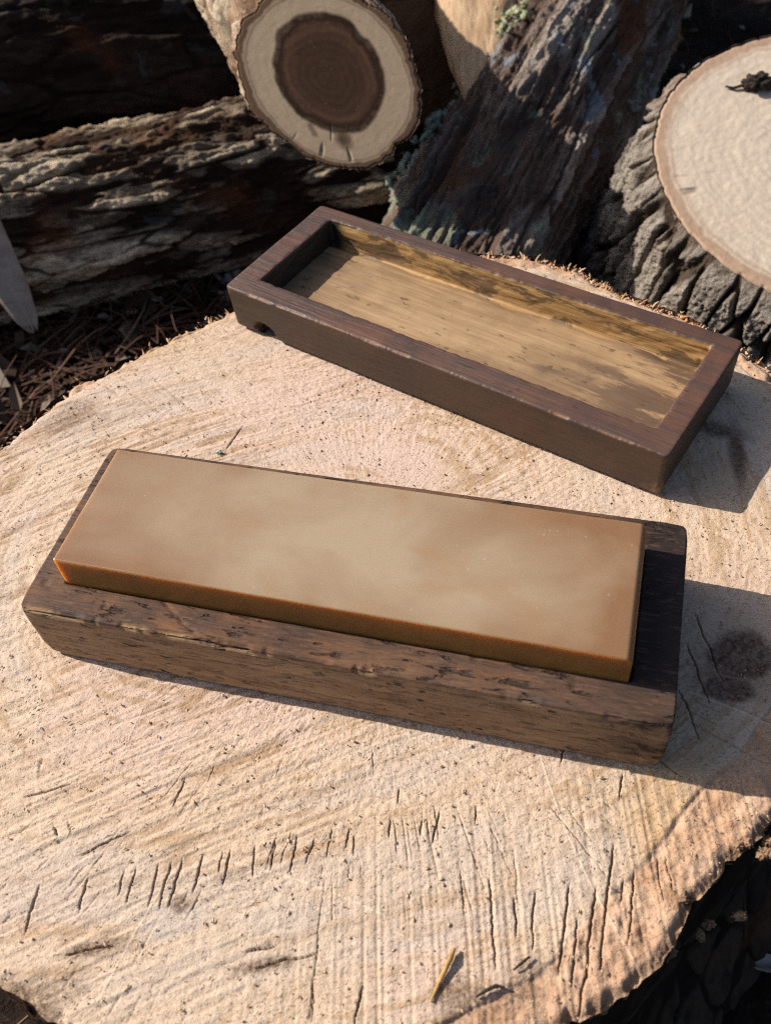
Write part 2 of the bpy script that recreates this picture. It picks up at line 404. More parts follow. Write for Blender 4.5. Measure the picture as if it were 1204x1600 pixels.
def build_stump():
    root = empty('tree_stump', (PITH[0], PITH[1], GZ))
    tag(root, 'broad freshly sawn stump carrying the whetstone box and its lid', 'stump')
    H = -GZ
    # the near part of the cut is meshed finest
    th = np.radians(np.r_[np.linspace(215, 335, 1000, endpoint=False), np.linspace(335, 575, 760, endpoint=False)])
    s = np.r_[np.linspace(0.02, 0.36, 34, endpoint=False), np.linspace(0.36, 1, 336)]
    NT_, NR_ = len(th), len(s)
    rel, pl, cid = rim_relief(th, np.zeros(NT_))
    Ro = rim_base(th) + rel
    # sawn top: polar grid, denser outward
    TH = np.broadcast_to(th, (NR_, NT_)).ravel(); S = np.repeat(s, NT_); RO = np.tile(Ro, NR_); RB = np.tile(rim_base(th), NR_)
    # the relief of the outer edge fades inward so the grain stays smooth
    Rr = S * RB + (RO - RB) * sst(0.86, 1.0, S)
    x = Rr * np.cos(TH); y = Rr * np.sin(TH)
    wx, wy = x + PITH[0], y + PITH[1]
    P = np.stack([wx, wy, np.zeros_like(wx)], 1)
    warp = fbm(P * 7, 3, 51)
    ra = math.radians(4); dx_, dy_ = wx + .045, wy - .262
    ex_ = (dx_ * math.cos(ra) + dy_ * math.sin(ra)) / 1.35; ey_ = -dx_ * math.sin(ra) + dy_ * math.cos(ra)
    rho = (np.abs(ex_) ** 2.6 + np.abs(ey_) ** 2.6) ** (1 / 2.6) * (1 + 0.035 * warp)
    # rings, the finer structure broken up by noise
    ringw = vn(np.stack([rho * 260, 1.5 * np.cos(TH), 1.5 * np.sin(TH)], 1), 61) * 0.6 + vn(np.stack([rho * 620, 5 * np.cos(TH), 5 * np.sin(TH)], 1), 62) * 0.3 + vn(np.stack([rho * 1000, 26 * np.cos(TH), 26 * np.sin(TH)], 1), 64) * 0.5
    ring = 0.5 + 0.6 * ringw * (0.6 + 0.7 * sst(-0.2, 0.4, fbm(P * 22, 2, 63)))
    z = 0.00020 * ringw
    # rough end grain
    z += 0.00030 * fbm(np.stack([rho * 420, TH * 60, TH * 0], 1), 3, 71, 0.65) * sst(.03, .08, Rr) + 0.00010 * fbm(P * 130, 2, 72)
    # long sweeping undulation left by the chainsaw
    z += 0.0006 * fbm(P * 12, 2, 73)
    # saw marks: straight kerf lines over the near part of the cut
    ang = math.radians(85)
    al = wx * math.cos(ang) + wy * math.sin(ang); ac = -wx * math.sin(ang) + wy * math.cos(ang)
    kerf = vn(np.stack([ac * 340, al * 9, al * 0 + 2], 1), 81) * 0.55 + vn(np.stack([ac * 900, al * 14, al * 0 + 5], 1), 82) * 0.45
    mk = sst(0.150, 0.100, wy - 0.12 * wx + 0.018 * fbm(P * 25, 2, 84)) * sst(-0.09, -0.02, wx)
    z += 0.00050 * kerf * mk
    ang2 = math.radians(18)
    al2 = wx * math.cos(ang2) + wy * math.sin(ang2); ac2 = -wx * math.sin(ang2) + wy * math.cos(ang2)
    ac2 = ac2 + .004 * vn(np.stack([wx * 9, wy * 9, wx * 0], 1), 85) + .35 * np.maximum(0, wx - .03) ** 2 * -6
    kerf2 = vn(np.stack([ac2 * 230, al2 * 9, al2 * 0 + 9], 1), 86) * 0.45 + vn(np.stack([ac2 * 520, al2 * 26, al2 * 0 + 3], 1), 87) * 0.4 + vn(np.stack([ac2 * 900, al2 * 80, al2 * 0 + 5], 1), 89) * 0.35
    mk2 = (1 - mk) * sst(-0.35, 0.2, fbm(P * 10, 2, 88) + 0.15) * sst(.13, .03, wx)
    z += 0.00055 * kerf2 * mk2
    line = sst(.06, .34, -kerf2) * mk2 * sst(-.2, .25, fbm(P * np.array([30, 30, 1]), 3, 90)) + .6 * sst(.15, .5, -kerf) * mk
    # scratches raked across the grain
    scr = np.zeros_like(z)
    for k in range(34):
        cx, cy = RNG.uniform(-.2, .2), RNG.uniform(.05, .46)
        a = math.radians(RNG.choice([-38, -30, 98, 60]) + RNG.uniform(-7, 7)); L = RNG.uniform(.012, .05); w = RNG.uniform(.00012, .00026)
        u = (wx - cx) * math.cos(a) + (wy - cy) * math.sin(a); v = -(wx - cx) * math.sin(a) + (wy - cy) * math.cos(a) + 2.0 * u * u
        scr = np.maximum(scr, sst(w * 2.2, w * .4, np.abs(v)) * sst(L, L * .8, np.abs(u)))
    z += 0.00016 * scr
    # drying checks
    crack = np.zeros_like(z)
    for (x0, y0, x1, y1, w) in CRACKS:
        d = np.array([x1 - x0, y1 - y0]); L = np.hypot(*d); d = d / L
        u = (wx - x0) * d[0] + (wy - y0) * d[1]
        m = (u > -0.003) & (u < L + 0.003)
        um = u[m]
        wob = 0.0005 * vn(np.stack([um * 120, um * 0 + x0 * 900, um * 0], 1), 91) + 0.00022 * vn(np.stack([um * 700, um * 0 + x0 * 900, um * 0], 1), 92)
        v = np.abs(-(wx[m] - x0) * d[1] + (wy[m] - y0) * d[0] + wob)
        ww = 0.00009 * w * (0.35 + 0.65 * np.sin(np.clip(um / L, 0, 1) ** .8 * np.pi)) + 0.00010
        k = min(1.0, .3 + .6 * w) * sst(ww * 1.7, ww * 0.5, v) * sst(-0.002, 0.001, um) * sst(L + 0.002, L - 0.001, um)
        crack[m] = np.maximum(crack[m], k)
    # many short faint radial checks
    rad = vn(np.stack([TH * 150, Rr * 45, TH * 0 + 4], 1), 95)
    fine = sst(0.72, 0.9, rad) * .8 * sst(0.03, 0.06, Rr) * sst(.05, .3, fbm(P * 18, 2, 96))
    crack = np.maximum(crack, 0.3 * fine)
    z -= 0.0015 * crack
    # colour masks
    def blob(cx, cy, rx, ry, rot=0, edge=.35, nz=.35, seed=0):
        c, s_ = math.cos(rot), math.sin(rot)
        u = ((wx - cx) * c + (wy - cy) * s_) / rx; v = (-(wx - cx) * s_ + (wy - cy) * c) / ry
        return sst(1 + edge, 1 - edge, np.hypot(u, v) + nz * fbm(P * 60, 3, 100 + seed))
    knot = np.maximum.reduce([blob(.1316, .1777, .012, .0098, .4, .35, .5, 21), blob(.1219, .1640, .0105, .0060, -.3, .3, .5, 22), .5 * blob(.128, .171, .018, .014, .5, .7, .7, 23),
                              blob(.1645, .2800, .0038, .021, -.25, .5, .3, 1) * .9, blob(.1610, .2975, .013, .005, -.55, .55, .3, 2) * .85])
    gold = np.maximum.reduce([blob(.087, .116, .017, .042, -.55, .6, .5, 3), blob(.106, .2265, .018, .014, .3, .6, .5, 4) * .7,
                              blob(-.105, .415, .02, .006, .5, .6, .5, 5) * .6, blob(.07, .165, .03, .02, 0, .8, .5, 6) * .3])
    grey = np.maximum.reduce([blob(-.088, .1055, .014, .0075, .1, .3, .6, 7), blob(-.055, .1015, .022, .006, -.1, .5, .6, 8) * .7, blob(-.125, .133, .014, .008, .3, .5, .5, 9) * .6,
                              blob(.05, .103, .02, .010, .5, .6, .5, 10) * .6, blob(-.06, .09, .06, .008, .05, .5, .6, 19) * .4, blob(.0, .108, .04, .007, .2, .5, .6, 20) * .5])
    band = vn(np.stack([rho * 75, 1.2 * np.cos(TH), 1.2 * np.sin(TH)], 1), 66) + .35 * vn(np.stack([rho * 190, 3 * np.cos(TH), 3 * np.sin(TH)], 1), 67)
    grey = np.maximum(grey, .55 * sst(.15, .7, band)); gold = np.maximum(gold, .42 * sst(.2, .8, -band) * sst(-.3, .4, fbm(P * 15, 2, 68)))
    stain = np.maximum.reduce([blob(-.142, .083, .022, .008, .2, .5, .8, 11), blob(.020, .069, .016, .009, .2, .5, .9, 12), blob(-.118, .099, .012, .0025, .1, .5, .6, 13),
                               blob(.002, .071, .007, .008, 0, .5, .8, 14) * .9, blob(-.06, .087, .010, .002, .05, .5, .6, 15), blob(-.088, .110, .0028, .0028, 0, .4, .4, 16),
                               blob(-.16, .36, .02, .008, .8, .6, .8, 17) * .7])
    specks = sst(.52, .62, vn(P * 420, 141)) * sst(.15, .45, fbm(P * 28, 2, 142))
    stain = np.maximum(stain, specks * .35)
    pink = np.clip(sst(.17, .08, np.hypot(wx + .02, (wy - .27) * 1.0)) * (0.6 + .8 * fbm(P * 13, 3, 151)) + .5 * sst(.1, .4, fbm(P * 16, 3, 152)), 0, 1)
    edge_in = RB - (0.0035 + 0.021 * sst(.45, .98, np.cos(TH - math.radians(312))) + 0.006 * sst(.5, .95, np.cos(TH - math.radians(55))) + 0.004 * fbm(np.stack([4 * np.cos(TH), 4 * np.sin(TH), TH * 0], 1), 2, 153))
    rimm = sst(-0.0012, 0.0012, Rr - edge_in)
    z -= 0.0009 * rimm * sst(.3, .7, 0.5 + 0.5 * fbm(P * 90, 3, 154)) + 0.0010 * np.exp(-((Rr - edge_in) / 0.0009) ** 2) * sst(-.3, .3, fbm(P * 20, 2, 155))
    z += rimm * 0.0011 * fbm(P * 210, 3, 156)
    z -= sst(0.975, 1.0, S) * 0.003
    z = z - knot * .0004
    V = np.c_[x, y, z + H]
    F = grid_faces(NR_, NT_, True)
    cidx = len(V); V = np.vstack([V, [[0, 0, H]]])
    fan = np.stack([np.arange(NT_), (np.arange(NT_) + 1) % NT_, np.full(NT_, cidx), np.full(NT_, cidx)], 1)
    app = lambda a, v=0.0: np.r_[a, v]
    attrs = dict(ring=app(ring), pink=app(pink), rim=app(rimm * .9), crack=app(crack), stain=app(np.clip(stain, 0, 1)), knot=app(knot), gold=app(gold), grey=app(grey), scr=app(scr), line=app(line))
    me = mesh_np('sawn_top', V, F, attrs)
    link('sawn_top', me, mat_top(), root)
    # bark mantle
    nz = 150; n2 = 1000
    th2 = np.linspace(0, 2 * np.pi, n2, endpoint=False)
    zz = -np.linspace(0, 1, nz) ** 1.3 * H * 1.06
    T2 = np.tile(th2, nz); Z2 = np.repeat(zz, n2)
    rel, pl, cid = rim_relief(T2, Z2)
    flare = 0.03 * sst(-.1, -.22, Z2)
    R2 = rim_base(T2) + rel + flare
    first = (Z2 == 0)
    V2 = np.c_[R2 * np.cos(T2), R2 * np.sin(T2), H + Z2 - 0.0025 * first]
    me2 = mesh_np('bark', V2, grid_faces(nz, n2, True)[:, ::-1], dict(relief=pl, plate=cid))
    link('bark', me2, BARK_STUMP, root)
    return root, Ro, th

def extra_checks(lst):
    out = list(lst); rg = np.random.default_rng(5)
    for k in range(34):           # fine checks in the band of growth rings across the near part
        x = rg.uniform(-.15, .10); yb = .1275 + .02 * max(0, x) + rg.normal(0, .0022) - (.012 if rg.uniform() < .25 else 0) + (.03 if rg.uniform() < .12 else 0)
        L = rg.gamma(2.0, .0034); a = math.atan2(yb - .255, x + .010) + rg.normal(0, .06)
        out.append((x, yb, x + L * math.cos(a), yb + L * math.sin(a), rg.uniform(.15, .55)))
    for k in range(7):           # longer splits towards the near bark
        x = rg.uniform(-.04, .105); yb = .105 - .25 * max(0, x - .06) * 0 + rg.normal(0, .006); L = rg.gamma(3, .006)
        a = math.radians(-96 + rg.normal(0, 3)); out.append((x, yb, x + L * math.cos(a), yb + L * math.sin(a), rg.uniform(.3, .7)))
    return out
CRACKS = [(-0.1387, 0.1221, -0.1414, 0.1078, 2.2), (-0.1214, 0.1226, -0.1228, 0.1125, 1.8), (-0.1083, 0.1234, -0.1095, 0.1166, 1.0), (-0.1046, 0.1238, -0.1061, 0.1136, 1.2), (-0.0962, 0.1241, -0.0988, 0.1116, 1.5), (-0.0918, 0.1242, -0.0947, 0.1105, 1.7), (-0.088, 0.1246, -0.0914, 0.1107, 2.0), (-0.0802, 0.1252, -0.0833, 0.1144, 2.0), (-0.0731, 0.1254, -0.0744, 0.1199, 1.0), (-0.0701, 0.1257, -0.0727, 0.1159, 2.0), (-0.0616, 0.1262, -0.0626, 0.1173, 1.0), (-0.0537, 0.127, -0.056, 0.1187, 2.0), (-0.0464, 0.1272, -0.0488, 0.1173, 1.3), (-0.0407, 0.1258, -0.043, 0.1193, 1.0), (-0.0343, 0.1287, -0.0359, 0.1206, 1.0), (-0.0276, 0.1283, -0.0289, 0.1227, 1.2), (-0.0258, 0.1252, -0.0268, 0.1206, 1.0), (-0.0885, 0.1549, -0.0915, 0.1463, 1.5), (-0.1444, 0.1709, -0.145, 0.1681, 1.5), (0.0047, 0.1299, 0.0018, 0.1203, 1.8), (-0.0014, 0.1293, -0.0025, 0.1238, 1.0), (0.0182, 0.1304, 0.0173, 0.1261, 1.0), (-0.008, 0.1405, -0.0089, 0.1365, 1.0), (-0.013, 0.1291, -0.0139, 0.1246, 1.6), (0.063, 0.1107, 0.0493, 0.0736, 2.4), (0.0452, 0.0993, 0.0362, 0.0733, 2.0), (0.0535, 0.0972, 0.0399, 0.0599, 2.6), (0.0676, 0.1013, 0.0601, 0.0791, 1.6), (0.0633, 0.0991, 0.0609, 0.0931, 1.0), (0.0454, 0.0878, 0.0396, 0.07, 1.3), (0.0189, 0.1043, 0.0159, 0.0776, 1.5), (0.0264, 0.0974, 0.0247, 0.0864, 1.3), (0.033, 0.0983, 0.0293, 0.0818, 1.4), (0.073, 0.1357, 0.0701, 0.1275, 1.2), (-0.0273, 0.0761, -0.0302, 0.0662, 1.7), (-0.0424, 0.0788, -0.0436, 0.0696, 1.0), (-0.1249, 0.0981, -0.1105, 0.0994, 1.6), (-0.0647, 0.0918, -0.055, 0.0927, 1.6), (-0.0611, 0.0865, -0.0419, 0.0885, 1.5), (-0.1235, 0.1326, -0.108, 0.1376, 1.2), (-0.148, 0.1569, -0.1326, 0.1599, 1.4), (-0.0735, 0.3271, -0.0661, 0.3402, 1.6), (0.1191, 0.1983, 0.1204, 0.1685, 1.1), (0.1121, 0.1842, 0.112, 0.16, 1.0), (0.1033, 0.1654, 0.104, 0.1465, 1.1), (0.0548, 0.1508, 0.052, 0.1435, 1.0), (-0.1358, 0.1437, -0.1342, 0.1401, 1.5), (-0.1311, 0.1443, -0.1296, 0.1409, 1.0)]
CRACKS = extra_checks(CRACKS)
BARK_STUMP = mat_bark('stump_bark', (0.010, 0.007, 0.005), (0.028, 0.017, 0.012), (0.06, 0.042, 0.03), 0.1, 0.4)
stump, STUMP_RO, STUMP_TH = build_stump()

def local_z(x, y):
    return 0.0

# ------------------------------------------------------------------ logs
def log_frame(p0, p1):
    p0 = Vector(p0); p1 = Vector(p1); a = (p1 - p0); L = a.length; a.normalize()
    up = Vector((0, 0, 1)) if abs(a.z) < 0.9 else Vector((0, 1, 0))
    x = up.cross(a).normalized(); y = a.cross(x)
    Mx = Matrix.Identity(4)
    for i in range(3):
        Mx[i][0] = x[i]; Mx[i][1] = y[i]; Mx[i][2] = a[i]; Mx[i][3] = p0[i]
    return Mx, L

def make_log(name, label, p0, p1, R, bark_mat, end_mat, style='flaky', depth=0.006, freq=30, stretch=0.35, nt=420, ns=300, bark_t=0.12,
             shear=(0, 0), bend=0.0, seed=0, group='cut logs heaped behind the stump', heart=None, taper=0.0, lump=0.04, cut_rough=0.001, cap_n=110, dens=1.0, peel=None):
    Mx, L = log_frame(p0, p1)
    root = empty(name, mat=Mx)
    tag(root, label, 'log', group)
    th = np.linspace(0, 2 * np.pi, nt, endpoint=False)
    sl = np.linspace(0, 1, ns) ** dens
    def radius(T, S):
        Pn = np.stack([R * np.cos(T), R * np.sin(T), S * L], 1)
        shape = 1 + lump * fbm(np.stack([np.cos(T) * 1.1, np.sin(T) * 1.1, S * L * 4], 1) + seed, 2, seed) * 2 - taper * S
        Q = Pn * np.array([1, 1, stretch])
        Qw = Q + 0.30 / freq * np.stack([fbm(Q * freq * 1.1, 3, seed + 1), fbm(Q * freq * 1.1, 3, seed + 2), fbm(Q * freq * 1.1, 3, seed + 3)], 1)
        f1, f2, cid = worley(Qw * freq, seed + 5)
        if style == 'plates':
            wide = 0.12 + 0.14 * (0.5 + 0.5 * fbm(Q * freq * .6, 2, seed + 4))
            pl = sst(0.02, wide, f2 - f1)
            rel = depth * (.10 + .90 * sst(0, .09, S)) * (pl * (0.8 + 0.35 * cid) + 0.30 * fbm(Pn * freq * 2.2, 4, seed + 8, .6) + .22 * fbm(Pn * freq * 7, 4, seed + 9, .65))
        else:
            nn = fbm(Qw * freq * .8, 5, seed + 8, .55) * 6
            fl = np.floor(nn); step = (fl + sst(.5, .9, nn - fl)) / 6
            e = sst(0.0, 0.10, f2 - f1)
            pl = np.clip(0.5 + step * 1.1 + .2 * (cid - .5), 0, 1) * (.4 + .6 * e)
            rel = depth * (1.5 * step + 0.35 * cid * e + 0.35 * fbm(Pn * freq * 3.5 * np.array([1, 1, .5]), 5, seed + 9, .65) + .35)
        return R * shape - depth * .7 + rel, pl, cid, shape
    T = np.tile(th, ns); S = np.repeat(sl, nt)
    Rr, pl, cid, _ = radius(T, S)
    pm = np.zeros(len(T)) if peel is None else peel(T, S, np.stack([R * np.cos(T), R * np.sin(T), S * L], 1))
    Rr = Rr - pm * depth * .8
    x = Rr * np.cos(T); y = Rr * np.sin(T)
    sh = (shear[0] * x + shear[1] * y) * (1 - S)
    zc = S * L + sh
    bx = bend * np.sin(S * np.pi) * L
    V = np.c_[x + bx, y, zc]
    me = mesh_np('bark', V, grid_faces(ns, nt, True), dict(relief=pl, plate=cid, peel=pm))
    link('bark', me, bark_mat, root)
    for end in (0, 1):
        nr = cap_n if end == 0 else 30
        s = np.linspace(0.02, 1, nr)
        Tc = np.tile(th, nr); Sc = np.repeat(s, nt)
        Re, _, _, shp = radius(th, np.full(nt, float(end)))
        Rb = R * shp * (1 - .0) - depth * .35
        rc = Sc * np.tile(Rb, nr) + (np.tile(Re, nr) - np.tile(Rb, nr)) * sst(.85, 1, Sc)
        xc = rc * np.cos(Tc); yc = rc * np.sin(Tc)
        P = np.stack([xc, yc, xc * 0 + seed], 1)
        zc = (shear[0] * xc + shear[1] * yc) * (1 - end) + end * L
        sg = 1 if end == 0 else -1
        zc = zc + sg * cut_rough * (fbm(P * 60, 3, seed + 20) + .6 * fbm(P * 240, 3, seed + 21)) + sg * .002 * sst(.975, 1, Sc)
        Vc = np.c_[xc, yc, zc]
        hm = np.zeros(len(Vc))
        if heart is not None and end == 0: hm = heart(Tc, Sc, P)
        ck = sst(.58, .8, vn(np.stack([np.cos(Tc) * 16, np.sin(Tc) * 16, Sc * 2.2 + seed], 1), seed + 31)) * sst(.15, .4, Sc) * sst(.93, .8, Sc) * sst(.0, .35, fbm(P * 22, 2, seed + 32))
        Vc[:, 2] += sg * .0012 * ck
        F = grid_faces(nr, nt, True)
        if end == 0: F = F[:, ::-1]
        me = mesh_np('cut_face', Vc, F, dict(rr=Sc, heart=hm, check=ck))
        bm = bmesh.new(); bm.from_mesh(me)
        bm.verts.ensure_lookup_table()
        loop = [bm.verts[k] for k in range(nt)]
        f = bm.faces.new(loop if end == 0 else loop[::-1]); f.smooth = True
        bm.to_mesh(me); bm.free()
        o = link('cut_face', me, end_mat, root)
    return root

bark_warm = mat_bark('warm_scaly_bark', (0.13, 0.075, 0.045), (0.40, 0.27, 0.175), (0.68, 0.54, 0.39), 0.25, 0.35, 1.0, 1.3)
bark_grey = mat_bark('grey_ridged_bark', (0.026, 0.014, 0.009), (0.085, 0.044, 0.025), (0.78, 0.62, 0.43), 0.12, 0.5, 1.2, 4.1)
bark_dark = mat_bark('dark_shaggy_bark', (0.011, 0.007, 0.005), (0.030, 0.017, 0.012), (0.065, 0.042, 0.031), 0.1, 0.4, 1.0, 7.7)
bark_lichen = mat_bark('lichened_brown_bark', (0.07, 0.044, 0.032), (0.21, 0.138, 0.10), (0.46, 0.375, 0.31), 0.75, 0.7, 1.2, 2.9)
bark_plate = mat_bark('cracked_grey_bark', (0.04, 0.026, 0.018), (0.16, 0.115, 0.08), (0.40, 0.34, 0.275), 0.12, 0.3, 1.2, 5.2)
end_ring = mat_endgrain('heartwood_cut', (0.76, 0.545, 0.34), (0.105, 0.052, 0.029), (0.17, 0.075, 0.035), ringd=0.15, ring_scale=70)
end_pale = mat_endgrain('pale_cut', (0.57, 0.465, 0.355), (0.40, 0.325, 0.275), (0.46, 0.29, 0.185), ringd=0.3, ring_scale=105)
end_brown = mat_endgrain('brown_cut', (0.24, 0.13, 0.07), (0.13, 0.065, 0.04), (0.14, 0.065, 0.035), ringd=0.2, ring_scale=50)

def heart_D(T, S, P):
    hr = 0.60 + 0.05 * fbm(np.stack([np.cos(T) * 2.5, np.sin(T) * 2.5, T * 0], 1), 3, 7)
    x = -S * np.cos(T); y = S * np.sin(T) - 0.05
    rad_ = np.hypot(x, y * .96); core = .35 * sst(hr + .05, hr - .01, rad_) + .65 * sst(hr - .02, hr - .32, rad_)
    # lobe towards the bottom of the log and a short spur beside it
    l1 = .30 * sst(.16, .03, np.hypot(x - .02, (y + .68) * .8)); l2 = .22 * sst(.07, .01, np.abs(x + .32 + .3 * (y + .6))) * sst(.1, .06, np.abs(y + .60))
    return np.maximum.reduce([core, l1, l2])

def heart_A(T, S, P):
    return 0.12 * sst(.55, .3, S + .08 * fbm(P * 20, 2, 3))


# log with dark heartwood, its sawn end turned to the camera
make_log('cut_log', 'log lying across another, its sawn end showing a dark round heartwood', (.0003, .6360, .0295), (-.125, 1.18, .050), .0562,
         bark_warm, end_ring, 'flaky', .0036, 66, .6, 520, 420, seed=3, shear=(.54, .42), heart=heart_D, lump=.015, cut_rough=.00008)
# log lying along the left with sunlit scaly top
make_log('fallen_log', 'grey ridged log lying under the heartwood log, sunlight along its back', (.035, .82, -.126), (-.95, .645, -.13), .071,
         bark_grey, end_brown, 'flaky', .012, 46, .22, 420, 760, seed=9, lump=.05)
# dark log above it at the upper left
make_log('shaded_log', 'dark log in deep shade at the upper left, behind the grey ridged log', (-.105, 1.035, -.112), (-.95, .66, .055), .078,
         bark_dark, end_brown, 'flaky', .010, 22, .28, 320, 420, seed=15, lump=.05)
# shaded end behind the heartwood log
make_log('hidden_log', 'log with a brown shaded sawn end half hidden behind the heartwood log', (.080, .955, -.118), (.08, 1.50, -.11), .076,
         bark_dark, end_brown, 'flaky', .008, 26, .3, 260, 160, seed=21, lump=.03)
# leaning log with lichen in the middle
def peel_B(T, S, P):
    return sst(.03, .12, S - .52 + .11 * fbm(P * 26, 3, 5)) * sst(-.55, -.1, np.cos(T - 1.6) + .35 * fbm(P * 40, 3, 6))
logB = make_log('lichened_log', 'dark brown shaggy log with lichen running away behind the lid', (.062, .58, -.138), (.445, 1.25, -.062), .0775,
         bark_lichen, end_brown, 'flaky', .014, 44, .10, 520, 560, seed=27, lump=.05, peel=peel_B, taper=-.15)
# big upright round at the right
n = Vector((.02, -.27, .96)).normalized(); a0 = Vector((.3430, .5690, -.0440))
logA = make_log('upright_round', 'thick upright log round with pale sawn top and deeply cracked grey bark', a0, a0 - n * .20, .134,
         bark_plate, end_pale, 'plates', .010, 58, .24, 1100, 320, seed=33, heart=heart_A, lump=.03, cut_rough=.0004, taper=-.22, cap_n=200, group='cut logs heaped behind the stump')

# ------------------------------------------------------------------ split pale branch
wood_split = None
def mat_split():
    t = NT('pale_split_wood')
    g = t.noise(1.0, 6, 0.65, 0.5, t.map((190, 190, 16))); b = t.noise(30, 5, 0.6)
    c = t.mix(t.ramp(g, [(0.35, 0.0), (0.65, 1.0)]), (0.52, 0.37, 0.23), (0.36, 0.225, 0.12))
    c = t.mix(t.math('MULTIPLY', t.ramp(b, [(0.5, 0.0), (0.66, 1.0)]), 0.6), c, (0.27, 0.14, 0.07))
    return t.done(c, 0.8, t.bump(g, 0.8, 0.003), 0.2)
MAT_SPLIT = mat_split()
def loft_piece(name, label, cat, p0, p1, prof, mat, seed, flat=.5, nt=90, ns=120, group=None, rough=.05, roll=0.0):
    Mx, L = log_frame(p0, p1)
    root = tag(empty(name, mat=Mx @ Matrix.Rotation(roll, 4, 'Z')), label, cat, group)
    th = np.linspace(0, 2 * np.pi, nt, endpoint=False); s = np.linspace(0, 1, ns)
    T = np.tile(th, ns); S = np.repeat(s, nt)
    w = np.interp(S, [q[0] for q in prof], [q[1] for q in prof])
    c, sn = np.cos(T), np.sin(T)
    m = (np.abs(c) ** 3 + np.abs(sn) ** 3) ** (-1 / 3)
    P = np.stack([c, sn, S * L * 6], 1)
    k = 1 + rough * 2 * fbm(np.stack([c * 3, sn * 3, S * L * 9], 1) + seed, 4, seed)
    x = w * m * c * k; y = w * flat * m * sn * k
    z = S * L + .004 * vn(np.stack([c * 4, sn * 4, S * 0], 1), seed + 3) * (1 - S)
    V = np.c_[x, y, z]; F = grid_faces(ns, nt, True)
    me = mesh_np(name + '_wood', V, F)
    bm = bmesh.new(); bm.from_mesh(me); bm.verts.ensure_lookup_table()
    bm.faces.new([bm.verts[i] for i in range(nt)][::-1]); bm.faces.new([bm.verts[(ns - 1) * nt + i] for i in range(nt)])
    bm.to_mesh(me); bm.free()
    link('split_wood', me, mat, root)
    return root
branchC = loft_piece('split_branch', 'pale split branch tapering to a torn point above the lichened log', 'branch', (.1215, .742, -.068), (.166, 1.03, -.058),
           [(0, .006), (.12, .014), (.35, .027), (.7, .042), (1, .05)], MAT_SPLIT, 5, .6, rough=.08)
slab = loft_piece('split_slab', 'greyish split slab poking in at the left edge of the frame', 'slab', (-.2400, .5666, -.0905), (-.2900, .6700, .0150),
           [(0, .0045), (.05, .009), (.2, .0145), (.5, .018), (1, .022)], mat_plain('weathered_slab', (.46, .37, .29), (.30, .22, .165), 60), 8, .3, ns=60, rough=.02, roll=.5)

# ------------------------------------------------------------------ boxes
def rounded_loop(L, W, r, n=6):
    pts = []
    for (sx, sy, a0) in ((1, 1, 0), (-1, 1, 90), (-1, -1, 180), (1, -1, 270)):
        for k in range(n + 1):
            a = math.radians(a0 + 90 * k / n)
            pts.append((sx * (L / 2 - r) + r * math.cos(a), sy * (W / 2 - r) + r * math.sin(a)))
    return pts

def box_mesh(L, W, H, r, iL, iW, ioff, depth, bot_ch, voxel, taper=0.0, ir=.0012):
    bm = bmesh.new()
    def ring(Lx, Wx, rad, z, off=(0, 0)):
        return [bm.verts.new((x + off[0], y + off[1], z)) for x, y in rounded_loop(Lx, Wx, rad)]
    e = .0005
    loops = [ring(L - 2 * bot_ch - taper, W - 2 * bot_ch - taper, r, 0), ring(L - taper * .8, W - taper * .8, r, bot_ch), ring(L, W, r, H - e), ring(L - 2 * e, W - 2 * e, r, H),
             ring(iL + .0008, iW + .0008, ir, H, ioff), ring(iL, iW, ir, H - .0006, ioff), ring(iL, iW, ir, H - depth, ioff)]
    n = len(loops[0])
    for a, b in zip(loops[:-1], loops[1:]):
        for k in range(n):
            bm.faces.new((a[k], a[(k + 1) % n], b[(k + 1) % n], b[k]))
    bm.faces.new(loops[0][::-1]); bm.faces.new(loops[-1])
    me = bpy.data.meshes.new('tmp'); bm.to_mesh(me); bm.free()
    o = bpy.data.objects.new('tmp', me); COL.objects.link(o)
    md = o.modifiers.new('r', 'REMESH'); md.mode = 'VOXEL'; md.voxel_size = voxel; md.use_smooth_shade = True
    dg = bpy.context.evaluated_depsgraph_get()
    me2 = bpy.data.meshes.new_from_object(o.evaluated_get(dg))
    bpy.data.objects.remove(o); bpy.data.meshes.remove(me)
    nv = len(me2.vertices); V = np.empty(nv * 3, np.float32); me2.vertices.foreach_get('co', V); V = V.reshape(-1, 3)
    Nn = np.empty(nv * 3, np.float32); me2.vertex_normals.foreach_get('vector', Nn); Nn = Nn.reshape(-1, 3)
    return me2, V, Nn

def put(me, V, attrs):
    me.vertices.foreach_set('co', np.asarray(V, np.float32).ravel())
    for k, v in attrs.items():
        a = me.attributes.new(k, 'FLOAT', 'POINT'); a.data.foreach_set('value', np.asarray(v, np.float32))
    me.update()
    me.polygons.foreach_set('use_smooth', np.ones(len(me.polygons), bool))

